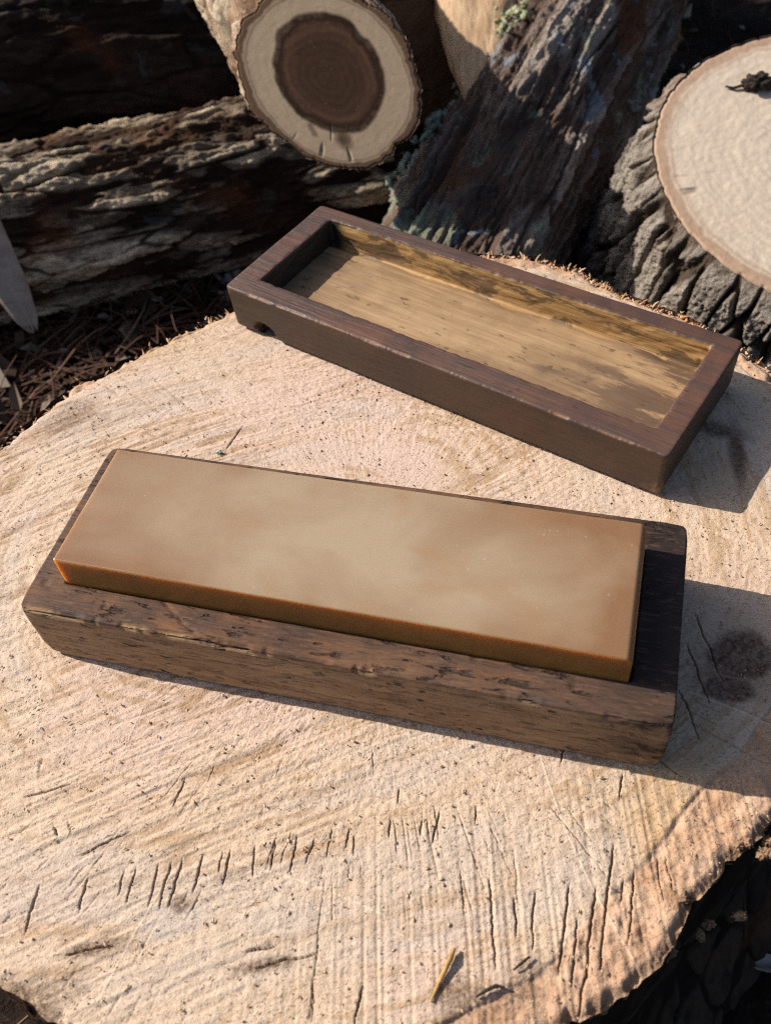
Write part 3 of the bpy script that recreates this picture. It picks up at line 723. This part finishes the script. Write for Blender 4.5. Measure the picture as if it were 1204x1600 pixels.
def build_base():
    L, W, H = .25, .0887, .0336
    me, V, N = box_mesh(L, W, H, .0028, .2206, .0610, (-.0008, .0008), .0125, .0010, .0006, .0008)
    x, y, z = V.T.astype(np.float64)
    front = sst(.35, .75, -N[:, 1]) * sst(H - .0006, H - .0022, z)
    top = sst(.6, .9, N[:, 2])
    P = V.astype(np.float64)
    # chips along the worn front arris
    line = np.stack([x * 55, x * 0 + 2, x * 0], 1)
    chip = sst(.02, .38, fbm(line, 4, 5, .6) + .28 * sst(-.03, -.10, x) * sst(-.122, -.10, x)) * (.5 + .5 * sst(.10, .0, x))
    de = np.hypot(np.maximum(y + W / 2, 0), np.maximum(H - z, 0))
    ew = chip * sst(.0032, .0006, de)
    disp = -.0016 * ew
    # soft wear on all outer edges
    disp -= .0003 * sst(.0025, .0, de) * (0.5 + 0.5 * vn(np.stack([x * 130, y * 130, z * 60], 1), 6))
    # worn corners
    for sx in (-1, 1):
        for sy in (-1, 1):
            dc = np.sqrt((x - sx * L / 2) ** 2 + (y - sy * W / 2) ** 2 + (z - H) ** 2)
            disp -= .0007 * sst(.009, .0, dc) * (0.8 + .6 * fbm(P * 180, 3, 8))
    dcb = np.sqrt((x + L / 2) ** 2 + (y + W / 2) ** 2 + z ** 2); disp -= .0008 * sst(.010, .0, dcb)
    dcb = np.sqrt((x - L / 2) ** 2 + (y + W / 2) ** 2 + z ** 2); disp -= .0010 * sst(.010, .0, dcb)
    # grain relief, pores, pits and dents
    disp += .00010 * fbm(np.stack([x * 60, y * 700, z * 700], 1), 3, 11)
    disp += .00025 * fbm(P * 45, 3, 12)
    f1, f2, cid = worley(P * np.array([110, 260, 260]), 13)
    pit = sst(.26, .12, f1) * (cid > .66)
    disp -= .00045 * pit * (front + .35 * top)
    f1, f2, cid = worley(P * np.array([120, 150, 150]), 17)
    dent = sst(.33, .1, f1) * (cid > .74)
    disp -= .0005 * dent * top
    # a scraped groove across the near rim
    g1 = sst(.0010, .0002, np.abs((x + .062) * .55 + (y + .034) * .84 - .0006 * vn(np.stack([y * 500, x * 0, x * 0], 1), 3))) * top * sst(-.028, -.031, y) * sst(-.043, -.04, y)
    disp -= .0006 * g1
    burn = np.clip(sst(.085, .122, x + .006 * fbm(P * 80, 3, 19)) * front + .6 * sst(.113, .121, x) * sst(-.038, -.043, y), 0, 1)
    wear = np.clip(ew * 1.5 * sst(.2, .5, chip) * sst(.05, -.04, x + .03 * vn(line, 9)) * sst(.0, .35, fbm(P * np.array([90, 300, 300]), 3, 77) + .1), 0, 1) + .35 * sst(.118, .125, x) * sst(.01, .0, z) * front
    V2 = P + N * disp[:, None]
    put(me, V2, dict(front=front, top=top, wear=np.clip(wear, 0, 1), burn=burn, dark_end=sst(.088, .114, x + .012 * fbm(P * 40, 3, 78)) * (.55 + .45 * sst(-.032, -.028, y))))
    o = link('whetstone_box', me, mat_box())
    o.location = (-.0158, .2191, .0008); o.rotation_euler = (0, 0, -.3483)
    return tag(o, 'worn brown wooden base box holding the tan whetstone, chipped along its front edge', 'box')
build_base()

def build_stone():
    bm = bmesh.new()
    L, W, z0, z1 = .2195, .0597, 0.0, .0275
    ch = .0020
    prof = [(-L / 2, z0), (L / 2, z0), (L / 2, z1 - ch * 1.1), (L / 2 - ch, z1), (-L / 2, z1)]
    a = [bm.verts.new((x, -W / 2, z)) for x, z in prof]; b = [bm.verts.new((x, W / 2, z)) for x, z in prof]
    n = len(prof)
    bm.faces.new(a); bm.faces.new(b[::-1])
    for k in range(n): bm.faces.new((a[k], b[k], b[(k + 1) % n], a[(k + 1) % n]))
    bmesh.ops.recalc_face_normals(bm, faces=bm.faces)
    bmesh.ops.bevel(bm, geom=list(bm.edges), offset=.0007, segments=3, profile=.5, affect='EDGES')
    me = bpy.data.meshes.new('whetstone'); bm.to_mesh(me)
    at = me.attributes.new('abraded', 'FLOAT', 'FACE')
    at.data.foreach_set('value', np.array([1.0 if f.normal.z > .9 else .75 if f.normal.z > .3 and abs(f.normal.x) < .85 else 0.0 for f in bm.faces], np.float32)); bm.free()
    o = link('whetstone', me, mat_stone())
    o.location = (-.0168, .2197, .0494 - .0275); o.rotation_euler = (0, 0, -.3529)
    return tag(o, 'smooth waxy tan whetstone seated in the wooden base box', 'whetstone')
build_stone()

def build_lid():
    L, W, H = .2502, .0862, .0273
    root = tag(empty('box_lid', (.0538, .3726, .0012)), 'dark wooden box lid lying hollow side up, its recess golden brown', 'lid')
    root.rotation_euler = (0, 0, -.70)
    off = (.0018, .0006); iL, iW = .2245, .0627
    c, s = math.cos(-.70), math.sin(-.70)
    dw = (.0559 - .0538, .3733 - .3726); off = (dw[0] * c + dw[1] * s, -dw[0] * s + dw[1] * c)
    me, V, N = box_mesh(L, W, H, .0022, iL, iW, off, .0165, .0020, .0006, .0015)
    x, y, z = V.T.astype(np.float64); P = V.astype(np.float64)
    inside = (np.abs(x - off[0]) < iL / 2 + .0006) & (np.abs(y - off[1]) < iW / 2 + .0006)
    inner = inside * sst(H - .0002, H - .0011, z)
    front = sst(.4, .8, np.maximum(-N[:, 1], np.abs(N[:, 0]))) * (1 - inner) * sst(H - .0002, H - .0014, z)
    de = np.hypot(np.maximum(y + W / 2, 0), np.maximum(H - z, 0))
    line = np.stack([x * 60, x * 0 + 7, x * 0], 1)
    chip = sst(-.15, .4, fbm(line * np.array([1.6, 1, 1]), 5, 15, .65))
    ew = chip * sst(.0014, .0003, de)
    disp = -.0007 * ew
    disp += .00007 * fbm(np.stack([x * 60, y * 600, z * 600], 1), 3, 21) + .00022 * fbm(P * 40, 3, 22)
    # inner arris: ragged
    di = np.minimum(np.abs(np.abs(x - off[0]) - iL / 2) + np.maximum(np.abs(y - off[1]) - iW / 2, 0), np.abs(np.abs(y - off[1]) - iW / 2) + np.maximum(np.abs(x - off[0]) - iL / 2, 0)) + np.abs(H - z)
    disp -= .0007 * sst(.0022, 0, di) * np.clip(fbm(P * 260, 3, 24) + .2, 0, 1)
    # gouges on the inner walls
    disp -= .0011 * inner * np.clip(fbm(P * np.array([60, 90, 190]), 3, 25), 0, 1)
    # knot hole broken out of the lower front edge
    kh = sst(1.25, .75, np.hypot((x + .1030) / .0066, (z - .0020) / .0072) + .18 * fbm(P * 400, 2, 27)) * sst(.3, .8, -N[:, 1])
    V2 = P + N * disp[:, None]
    V2[:, 1] += kh * (.0075 + .0015 * fbm(P * 500, 2, 28))
    dcr = np.sqrt((x - L / 2) ** 2 + (y + W / 2) ** 2 + z ** 2)
    wear = np.clip(ew * .9 * sst(.25, .7, chip) + .75 * sst(.010, .003, dcr + .004 * fbm(P * 200, 3, 29)) + .5 * sst(.006, .001, np.sqrt((x + L / 2) ** 2 + (y + W / 2) ** 2 + (z - H) ** 2)) * (1 - sst(H - .002, H, z)), 0, 1)
    put(me, V2, dict(inner=inner.astype(float), front=front * (1 - kh), wear=wear * (1 - inner), end_shade=sst(-iL / 2 + .012, -iL / 2 + .003, x - off[0])))
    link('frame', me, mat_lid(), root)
    # recess floor, slightly dished and tooled
    nx, ny = 420, 130
    X, Y = np.meshgrid(np.linspace(-iL / 2 - .0004, iL / 2 + .0004, nx) + off[0], np.linspace(-iW / 2 - .0004, iW / 2 + .0004, ny) + off[1])
    Pf = np.stack([X.ravel(), Y.ravel(), X.ravel() * 0], 1)
    zf = H - .0155 + .0003 * fbm(Pf * np.array([25, 90, 1]), 3, 35) + .00012 * fbm(Pf * np.array([60, 600, 1]), 3, 36) - .0012 * sst(.0045, .0, (iW / 2 + off[1]) - Pf[:, 1] + .003 * fbm(Pf * 40, 2, 37))
    dark = np.clip(sst(.035, .11, Pf[:, 0] + .02 * fbm(Pf * 30, 3, 38)) + .7 * sst(.3, .6, fbm(Pf * np.array([22, 60, 1]), 3, 39)), 0, 1)
    mf = mesh_np('recess_floor', np.c_[Pf[:, :2], zf], grid_faces(ny, nx), dict(dark=dark))
    link('recess_floor', mf, mat_floor(), root)
    return root
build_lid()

# ------------------------------------------------------------------ litter
def tubes(paths, radii, tints, sides=4):
    V, F, A = [], [], []; base = 0
    for pts, rad, ti in zip(paths, radii, tints):
        pts = np.asarray(pts, float); n = len(pts)
        tan = np.gradient(pts, axis=0); tan /= np.linalg.norm(tan, axis=1)[:, None] + 1e-12
        up = np.array([0, 0, 1.0]) if abs(tan[0, 2]) < .9 else np.array([1.0, 0, 0])
        sx = np.cross(tan, up); sx /= np.linalg.norm(sx, axis=1)[:, None] + 1e-12; sy = np.cross(sx, tan)
        for k in range(n):
            r = rad[k] if hasattr(rad, '__len__') else rad * (1 if 0 < k < n - 1 else .55)
            for j in range(sides):
                a = 2 * np.pi * j / sides
                V.append(pts[k] + r * (np.cos(a) * sx[k] + np.sin(a) * sy[k])); A.append(ti)
        for k in range(n - 1):
            for j in range(sides):
                j2 = (j + 1) % sides
                F.append((base + k * sides + j, base + k * sides + j2, base + (k + 1) * sides + j2, base + (k + 1) * sides + j))
        base += n * sides
    return np.array(V), np.array(F), np.array(A)

MAT_NEEDLE = mat_needles()
def scatter_needles():
    paths, rad, ti = [], [], []
    k = 0
    while k < 5200:
        if k % 4: x, y = RNG.uniform(-.75, .12), RNG.uniform(.38, .85)
        else: x, y = RNG.uniform(-.9, .9), RNG.uniform(-.15, 1.7)
        if np.hypot(x - PITH[0], y - PITH[1]) < .235: continue
        k += 1
        L = RNG.uniform(.03, .095); a = RNG.uniform(0, np.pi); b = RNG.normal(0, .35); z0 = GZ + .004 + abs(RNG.normal(0, .008)); dz = RNG.normal(0, .10)
        s_ = np.linspace(-.5, .5, 5)
        pts = np.stack([x + L * s_ * np.cos(a) - b * L * s_ * s_ * np.sin(a), y + L * s_ * np.sin(a) + b * L * s_ * s_ * np.cos(a), z0 + dz * L * s_ + .004 * RNG.uniform() * np.cos(s_ * 3)], 1)
        pts[:, 2] = np.maximum(pts[:, 2], GZ - .002)
        paths.append(pts); rad.append(RNG.uniform(.0005, .0011)); ti.append(RNG.beta(2, 2.2))
    V, F, A = tubes(paths, rad, ti, 3)
    tag(link('pine_needles', mesh_np('pine_needles', V, F, dict(tint=A)), MAT_NEEDLE), 'dry brown pine needles strewn over the ground around the stump', 'needles', kind='stuff')
scatter_needles()

def lump_mesh(name, rx, ry, rz, seed, n=28, rough=.35, sharp=1.6):
    bm = bmesh.new(); bmesh.ops.create_icosphere(bm, subdivisions=4, radius=1.0)
    P = np.array([v.co[:] for v in bm.verts])
    k = 1 + rough * fbm(P * sharp + seed * 3.1, 4, seed, .55) * 1.6
    f1, f2, cid = worley(P * sharp * .9 + seed, seed + 1)
    k = k + .25 * rough * (cid - .5) * sst(0, .1, f2 - f1)
    Q = P * k[:, None] * np.array([rx, ry, rz])
    for v, q in zip(bm.verts, Q): v.co = q
    for f in bm.faces: f.smooth = True
    me = bpy.data.meshes.new(name); bm.to_mesh(me); bm.free()
    for an, val in (('relief', np.clip(k - .4, 0, 1)), ('plate', np.full(len(P), .3)), ('peel', np.zeros(len(P)))):
        at = me.attributes.new(an, 'FLOAT', 'POINT'); at.data.foreach_set('value', np.asarray(val, np.float32))
    return me

def chip_mesh(name, L, W, T, seed):
    rg = np.random.default_rng(seed); n = 9
    ang = np.sort(rg.uniform(0, 2 * np.pi, n)); out = np.stack([L / 2 * np.cos(ang) * rg.uniform(.7, 1.1, n), W / 2 * np.sin(ang) * rg.uniform(.7, 1.1, n)], 1)
    bm = bmesh.new()
    bend = rg.uniform(-.2, .2) / L
    lo = [bm.verts.new((x, y, bend * x * x * 4)) for x, y in out]; hi = [bm.verts.new((x * .93, y * .9, T * rg.uniform(.6, 1.1) + bend * x * x * 4)) for x, y in out]
    bm.faces.new(lo[::-1]); bm.faces.new(hi)
    for k in range(n): bm.faces.new((lo[k], lo[(k + 1) % n], hi[(k + 1) % n], hi[k]))
    me = bpy.data.meshes.new(name); bm.to_mesh(me); bm.free(); return me

MAT_CHIP = mat_plain('wood_chip', (.36, .25, .16), (.22, .14, .085), 90)
MAT_CHIPG = mat_plain('weathered_chip', (.33, .31, .28), (.20, .18, .16), 90)
for (x, y, L, W, rz, tilt, m, lab) in [
        (.1414, .1067, .016, .013, .6, .3, MAT_CHIPG, 'small squarish grey chip on the dark ground at the lower right'),
        (.160, .108, .028, .010, -.2, .15, MAT_CHIPG, 'long grey chip at the right edge, on the dark ground'),
        (-.230, .560, .090, .042, .55, .35, MAT_CHIP, 'large brown chip half under the left rim of the stump'),
        (-.150, .600, .045, .020, -.4, .3, MAT_CHIPG, 'pale bluish grey chip beside the left rim of the stump'),
        (-.105, .735, .034, .020, .2, .3, MAT_CHIPG, 'short grey chip among needles before the grey ridged log'),
        (-.075, .700, .050, .030, .9, .4, MAT_CHIPG, 'broad grey flake among needles left of the lid'),
        (-.330, .600, .040, .026, 1.2, .4, MAT_CHIPG, 'small grey flake among needles at the left edge'),
        (-.20, .735, .075, .03, .25, .5, MAT_CHIP, 'reddish brown bark piece lying against the grey ridged log'),
        (.055, .79, .05, .018, -.5, .4, MAT_CHIP, 'thin sunlit chip on the ground behind the lid corner'),
        (.02, .80, .04, .012, .9, .6, MAT_CHIP, 'slender curled chip on the ground behind the lid')]:
    o = link('wood_chip', chip_mesh('wood_chip', L, W, .0045, int(abs(x * 9999))), m)
    o.location = (x, y, GZ + .012); o.rotation_euler = (tilt, tilt * .4, rz); tag(o, lab, 'chip', 'chips on the ground')

# dark crumb on the pale upright round
def cut_z(x, y):      # height of the upright round's sawn plane
    return a0.z - (n.x * (x - a0.x) + n.y * (y - a0.y)) / n.z
MAT_DARKBIT = mat_plain('dark_bark_bit', (.05, .035, .025), (.022, .016, .012), 200)
bx, by = 0.3085, 0.6463
crumb = link('bark_crumb', lump_mesh('bark_crumb', .0085, .0065, .006, 4, rough=.6, sharp=2.2), MAT_DARKBIT)
crumb.location = (bx, by, cut_z(bx, by) + .004); tag(crumb, 'dark crumpled bark crumb on the pale top of the upright round', 'crumb')
V, F, A = tubes([[(0, 0, .002), (-.006, .001, .003), (-.012, .0005, .002), (-.017, .003, .003)]], [.0012], [0.1], 5)
link('stem', mesh_np('stem', V, F), MAT_DARKBIT, crumb).location = (-.005, 0, -.004)

# bits lying on the stump
def bit(name, label, pts, r, mat, cat):
    p = np.array(pts, float); c0 = p.mean(0); c0[2] = 0
    V, F, A = tubes([p - c0], [r], [.8], 6)
    o = link(name, mesh_np(name, V, F, dict(tint=np.full(len(V), .9))), mat); o.location = c0
    return tag(o, label, cat)
MAT_STRAW = mat_plain('straw', (.50, .31, .11), (.34, .19, .06), 150, .6)
bit('straw_sliver', 'golden brown sliver of straw lying near the front rim of the stump', [(.0040, .0842, .0018), (.0022, .0812, .0022), (-.0008, .0770, .0016), (-.0032, .0735, .0012), (-.0058, .0695, .0010)], [.0005, .0009, .0008, .0007, .0003], MAT_STRAW, 'straw')
bit('dark_twig', 'tiny dark straight twig on the stump right of the straw sliver', [(.0276, .0788, .0016), (.0246, .0771, .0018), (.0216, .0755, .0012)], [.0004, .0005, .0003], MAT_DARKBIT, 'twig')
bit('curved_twig', 'small dark curved twig in the dirt near the front of the stump', [(.0180, .0708, .0014), (.0155, .0716, .0017), (.0120, .0706, .0015), (.0085, .0692, .0012)], [.0004, .0006, .0006, .0003], MAT_DARKBIT, 'twig')
MAT_GREEN = mat_plain('pale_green_lichen', (.34, .46, .38), (.20, .30, .24), 300)
g = link('lichen_fleck', lump_mesh('lichen_fleck', .0015, .0009, .0008, 9, rough=.6, sharp=2.5), MAT_GREEN); g.location = (-.0772, .3240, .0008)
tag(g, 'tiny pale green lichen fleck on the stump just behind the whetstone', 'lichen')

# sawdust grains on the cut
def sawdust():
    Vs, Fs, base = [], [], 0
    oct_v = np.array([(1, 0, 0), (-1, 0, 0), (0, 1, 0), (0, -1, 0), (0, 0, 1), (0, 0, -1)], float)
    oct_f = np.array([(0, 2, 4), (2, 1, 4), (1, 3, 4), (3, 0, 4), (2, 0, 5), (1, 2, 5), (3, 1, 5), (0, 3, 5)])
    k = 0
    while k < 2600:
        x, y = RNG.uniform(-.21, .2), RNG.uniform(.045, .46)
        d = np.hypot(x - PITH[0], y - PITH[1]); lim = rim_base(np.array([math.atan2(y - PITH[1], x - PITH[0])]))[0]
        if d > lim * .985: continue
        if k % 3 and d < lim * .9: 
            if RNG.uniform() < .5: continue
        k += 1
        r = RNG.uniform(.0002, .00055)
        a = RNG.uniform(0, 6.28); R_ = np.array([[np.cos(a), -np.sin(a), 0], [np.sin(a), np.cos(a), 0], [0, 0, 1]])
        Vs.append((oct_v * np.array([r * RNG.uniform(1, 2.6), r, r * .8]) * RNG.uniform(.7, 1.2, (6, 1))) @ R_.T + [x, y, .0004 + .5 * r]); Fs.append(oct_f + base); base += 6
    tag(link('sawdust', mesh_np('sawdust', np.vstack(Vs), np.vstack(Fs)), mat_plain('sawdust', (.66, .50, .34), (.48, .32, .19), 700)), 'pale sawdust grains scattered over the sawn top of the stump', 'sawdust', kind='stuff')
sawdust()

# torn fibres and loose bark along the rim
def fringe():
    paths, rad, ti = [], [], []
    for k in range(420):
        deg = RNG.choice([RNG.uniform(38, 75), RNG.uniform(95, 170), RNG.uniform(20, 40), RNG.uniform(75, 100)], p=[.5, .3, .1, .1]); t_ = math.radians(deg)
        R_ = float(np.interp(t_ % (2 * np.pi), np.sort(STUMP_TH % (2 * np.pi)), STUMP_RO[np.argsort(STUMP_TH % (2 * np.pi))])) - RNG.uniform(.0, .004)
        L = RNG.uniform(.0012, .0038); b_ = t_ + RNG.normal(0, .7); up = RNG.uniform(-.3, .9)
        p = np.array([R_ * math.cos(t_), R_ * math.sin(t_), -.0022]); d = np.array([math.cos(b_), math.sin(b_), up]) * L
        paths.append([p, p + d * .5 + [0, 0, L * .12], p + d]); rad.append([RNG.uniform(.0004, .0010), RNG.uniform(.0003, .0008), .0001]); ti.append(RNG.uniform())
    V, F, A = tubes(paths, rad, ti, 4)
    V[:, 2] += -GZ
    t = NT('torn_fibre'); c = t.ramp(t.attr('tint'), [(0.0, (.42, .18, .07)), (.5, (.52, .32, .18)), (1.0, (.62, .45, .30))])
    tag(link('torn_fibres', mesh_np('torn_fibres', V, F, dict(tint=A)), t.done(c, .85), stump), kind='stuff')
fringe()
MAT_CRUMB = mat_plain('orange_bark_crumb', (.34, .21, .125), (.16, .09, .052), 260)
for k, (px, py, sz, zz) in enumerate([(.0770, .0880, .0062, -.004), (.0985, .0900, .0040, -.012), (.0925, .0835, .0042, -.018), (.0835, .0800, .0038, -.014), (.0800, .0930, .0050, -.003),
                                      (.1120, .1020, .0045, -.003), (.1090, .1050, .0035, -.002), (.0700, .0770, .0040, -.006), (.1160, .1065, .0035, -.003)]):
    for q in range(2 if zz > -.01 else 1):
        o = link('bark_flake', lump_mesh('bark_flake', sz * RNG.uniform(.25, .6), sz * RNG.uniform(.25, .5), sz * RNG.uniform(.2, .45), 40 + k * 3 + q, rough=.7, sharp=3.2), MAT_CRUMB, stump)
        o.location = (px - PITH[0] + RNG.normal(0, .0022), py - PITH[1] + RNG.normal(0, .0022), zz - GZ + RNG.normal(0, .001))

# ------------------------------------------------------------------ lichen on the leaning log and split branch
def lichen_on(parent, pts, seed, mat, size=(.003, .007), name='lichen'):
    rg = np.random.default_rng(seed); V, F, base = [], [], 0
    for p, nrm in pts:
        nrm = np.array(nrm, float); nrm /= np.linalg.norm(nrm)
        for q in range(rg.integers(2, 5)):
            s_ = rg.uniform(*size); n_ = 9
            d = nrm + rg.normal(0, .55, 3); d /= np.linalg.norm(d)
            t1 = np.cross(d, [0.3, .2, 1]); t1 /= np.linalg.norm(t1); t2 = np.cross(d, t1)
            c0 = np.array(p) + nrm * rg.uniform(0, .003) + rg.normal(0, .003, 3)
            ang = np.linspace(0, 2 * np.pi, n_, endpoint=False)
            rr = s_ * rg.uniform(.5, 1.1, n_)
            ring = c0 + (rr * np.cos(ang))[:, None] * t1 + (rr * np.sin(ang))[:, None] * t2 + (rg.uniform(.1, .6, n_) * s_)[:, None] * d
            low = c0 + (rr * .6 * np.cos(ang))[:, None] * t1 + (rr * .6 * np.sin(ang))[:, None] * t2 - .25 * s_ * d
            V += [c0 + .05 * s_ * d] + list(ring) + list(low); b0 = base
            for j in range(n_):
                j2 = (j + 1) % n_
                F.append((b0, b0 + 1 + j, b0 + 1 + j2)); F.append((b0 + 1 + j, b0 + 1 + n_ + j, b0 + 1 + j2)); F.append((b0 + 1 + j2, b0 + 1 + n_ + j, b0 + 1 + n_ + j2))
            base += 1 + 2 * n_
    me = mesh_np(name, np.array(V), np.array(F))
    return tag(link(name, me, mat, parent), kind='stuff')
MAT_LICHEN = mat_plain('grey_green_lichen', (.30, .35, .27), (.16, .20, .17), 120)
MAT_LICHEN2 = mat_plain('yellow_green_lichen', (.36, .37, .22), (.24, .24, .14), 120)
Bm = logB.matrix_world.copy(); Bi = Bm.inverted()
LB = (Vector((.445, 1.25, -.062)) - Vector((.062, .58, -.138))).length
def on_B(phi, s_):
    R_ = .079 * (1 + .15 * s_)
    return (R_ * math.cos(phi), R_ * math.sin(phi), s_ * LB), (math.cos(phi), math.sin(phi), 0)
pts = [on_B(math.radians(RNG.normal(20, 7)), s_) for s_ in RNG.uniform(.10, .62, 70)]
lichen_on(logB, pts, 3, MAT_LICHEN)
pts = [on_B(math.radians(RNG.normal(62, 10)), RNG.normal(c_, .012)) for c_ in (.36, .40, .52, .55) for _ in range(5)]
lichen_on(logB, pts, 4, MAT_LICHEN2, (.002, .005))
pts = [((.75 * w_ * RNG.choice([-1, -.8]), w_ * .45, z_), (-.6, .7, -.2)) for z_, w_ in zip(RNG.uniform(.02, .16, 26), RNG.uniform(.012, .03, 26))]
lichen_on(branchC, pts, 5, mat_plain('dark_grey_lichen', (.20, .23, .22), (.07, .085, .08), 120), (.003, .007))

# crumbs of bark, leaf and wood mixed into the needle litter
def litter():
    V, F, A, base = [], [], [], 0
    rg = np.random.default_rng(77); k = 0
    while k < 1500:
        x, y = (rg.uniform(-.75, .15), rg.uniform(.36, .85)) if k % 3 else (rg.uniform(-.8, .8), rg.uniform(-.1, 1.5))
        if np.hypot(x - PITH[0], y - PITH[1]) < .232: continue
        k += 1
        n_ = 6; L = rg.gamma(3, .0022) + .002; ang = np.sort(rg.uniform(0, 6.28, n_)); w_ = rg.uniform(.35, .9)
        p = np.stack([L * np.cos(ang), L * w_ * np.sin(ang), rg.normal(0, .15 * L, n_)], 1)
        e = rg.uniform(-.7, .7, 2); az = rg.uniform(0, 6.28)
        Rm = np.array(Matrix.Rotation(az, 3, 'Z') @ Matrix.Rotation(e[0], 3, 'X') @ Matrix.Rotation(e[1], 3, 'Y'))
        c0 = np.array([x, y, GZ + .006 + abs(rg.normal(0, .009))]); th_ = Rm @ np.array([0, 0, min(.0022, L * .3)])
        up = p @ Rm.T + c0; lo = up - th_; V += list(up) + list(lo); t_ = rg.uniform(); A += [t_] * 12
        for j in range(1, n_ - 1): F.append((base, base + j, base + j + 1)); F.append((base + 6, base + 6 + j + 1, base + 6 + j))
        for j in range(n_):
            j2 = (j + 1) % n_; F.append((base + j, base + 6 + j, base + j2)); F.append((base + j2, base + 6 + j, base + 6 + j2))
        base += 12
    t = NT('mixed_litter'); c = t.ramp(t.attr('tint'), [(0.0, (.035, .022, .016)), (.5, (.10, .06, .04)), (.8, (.19, .14, .10)), (.93, (.30, .26, .22)), (1.0, (.38, .30, .22))])
    tag(link('leaf_litter', mesh_np('leaf_litter', np.array(V), np.array(F), dict(tint=A), smooth=False), t.done(c, .85)), 'crumbs of bark, leaf and wood mixed through the dry needles', 'litter', kind='stuff')
litter()
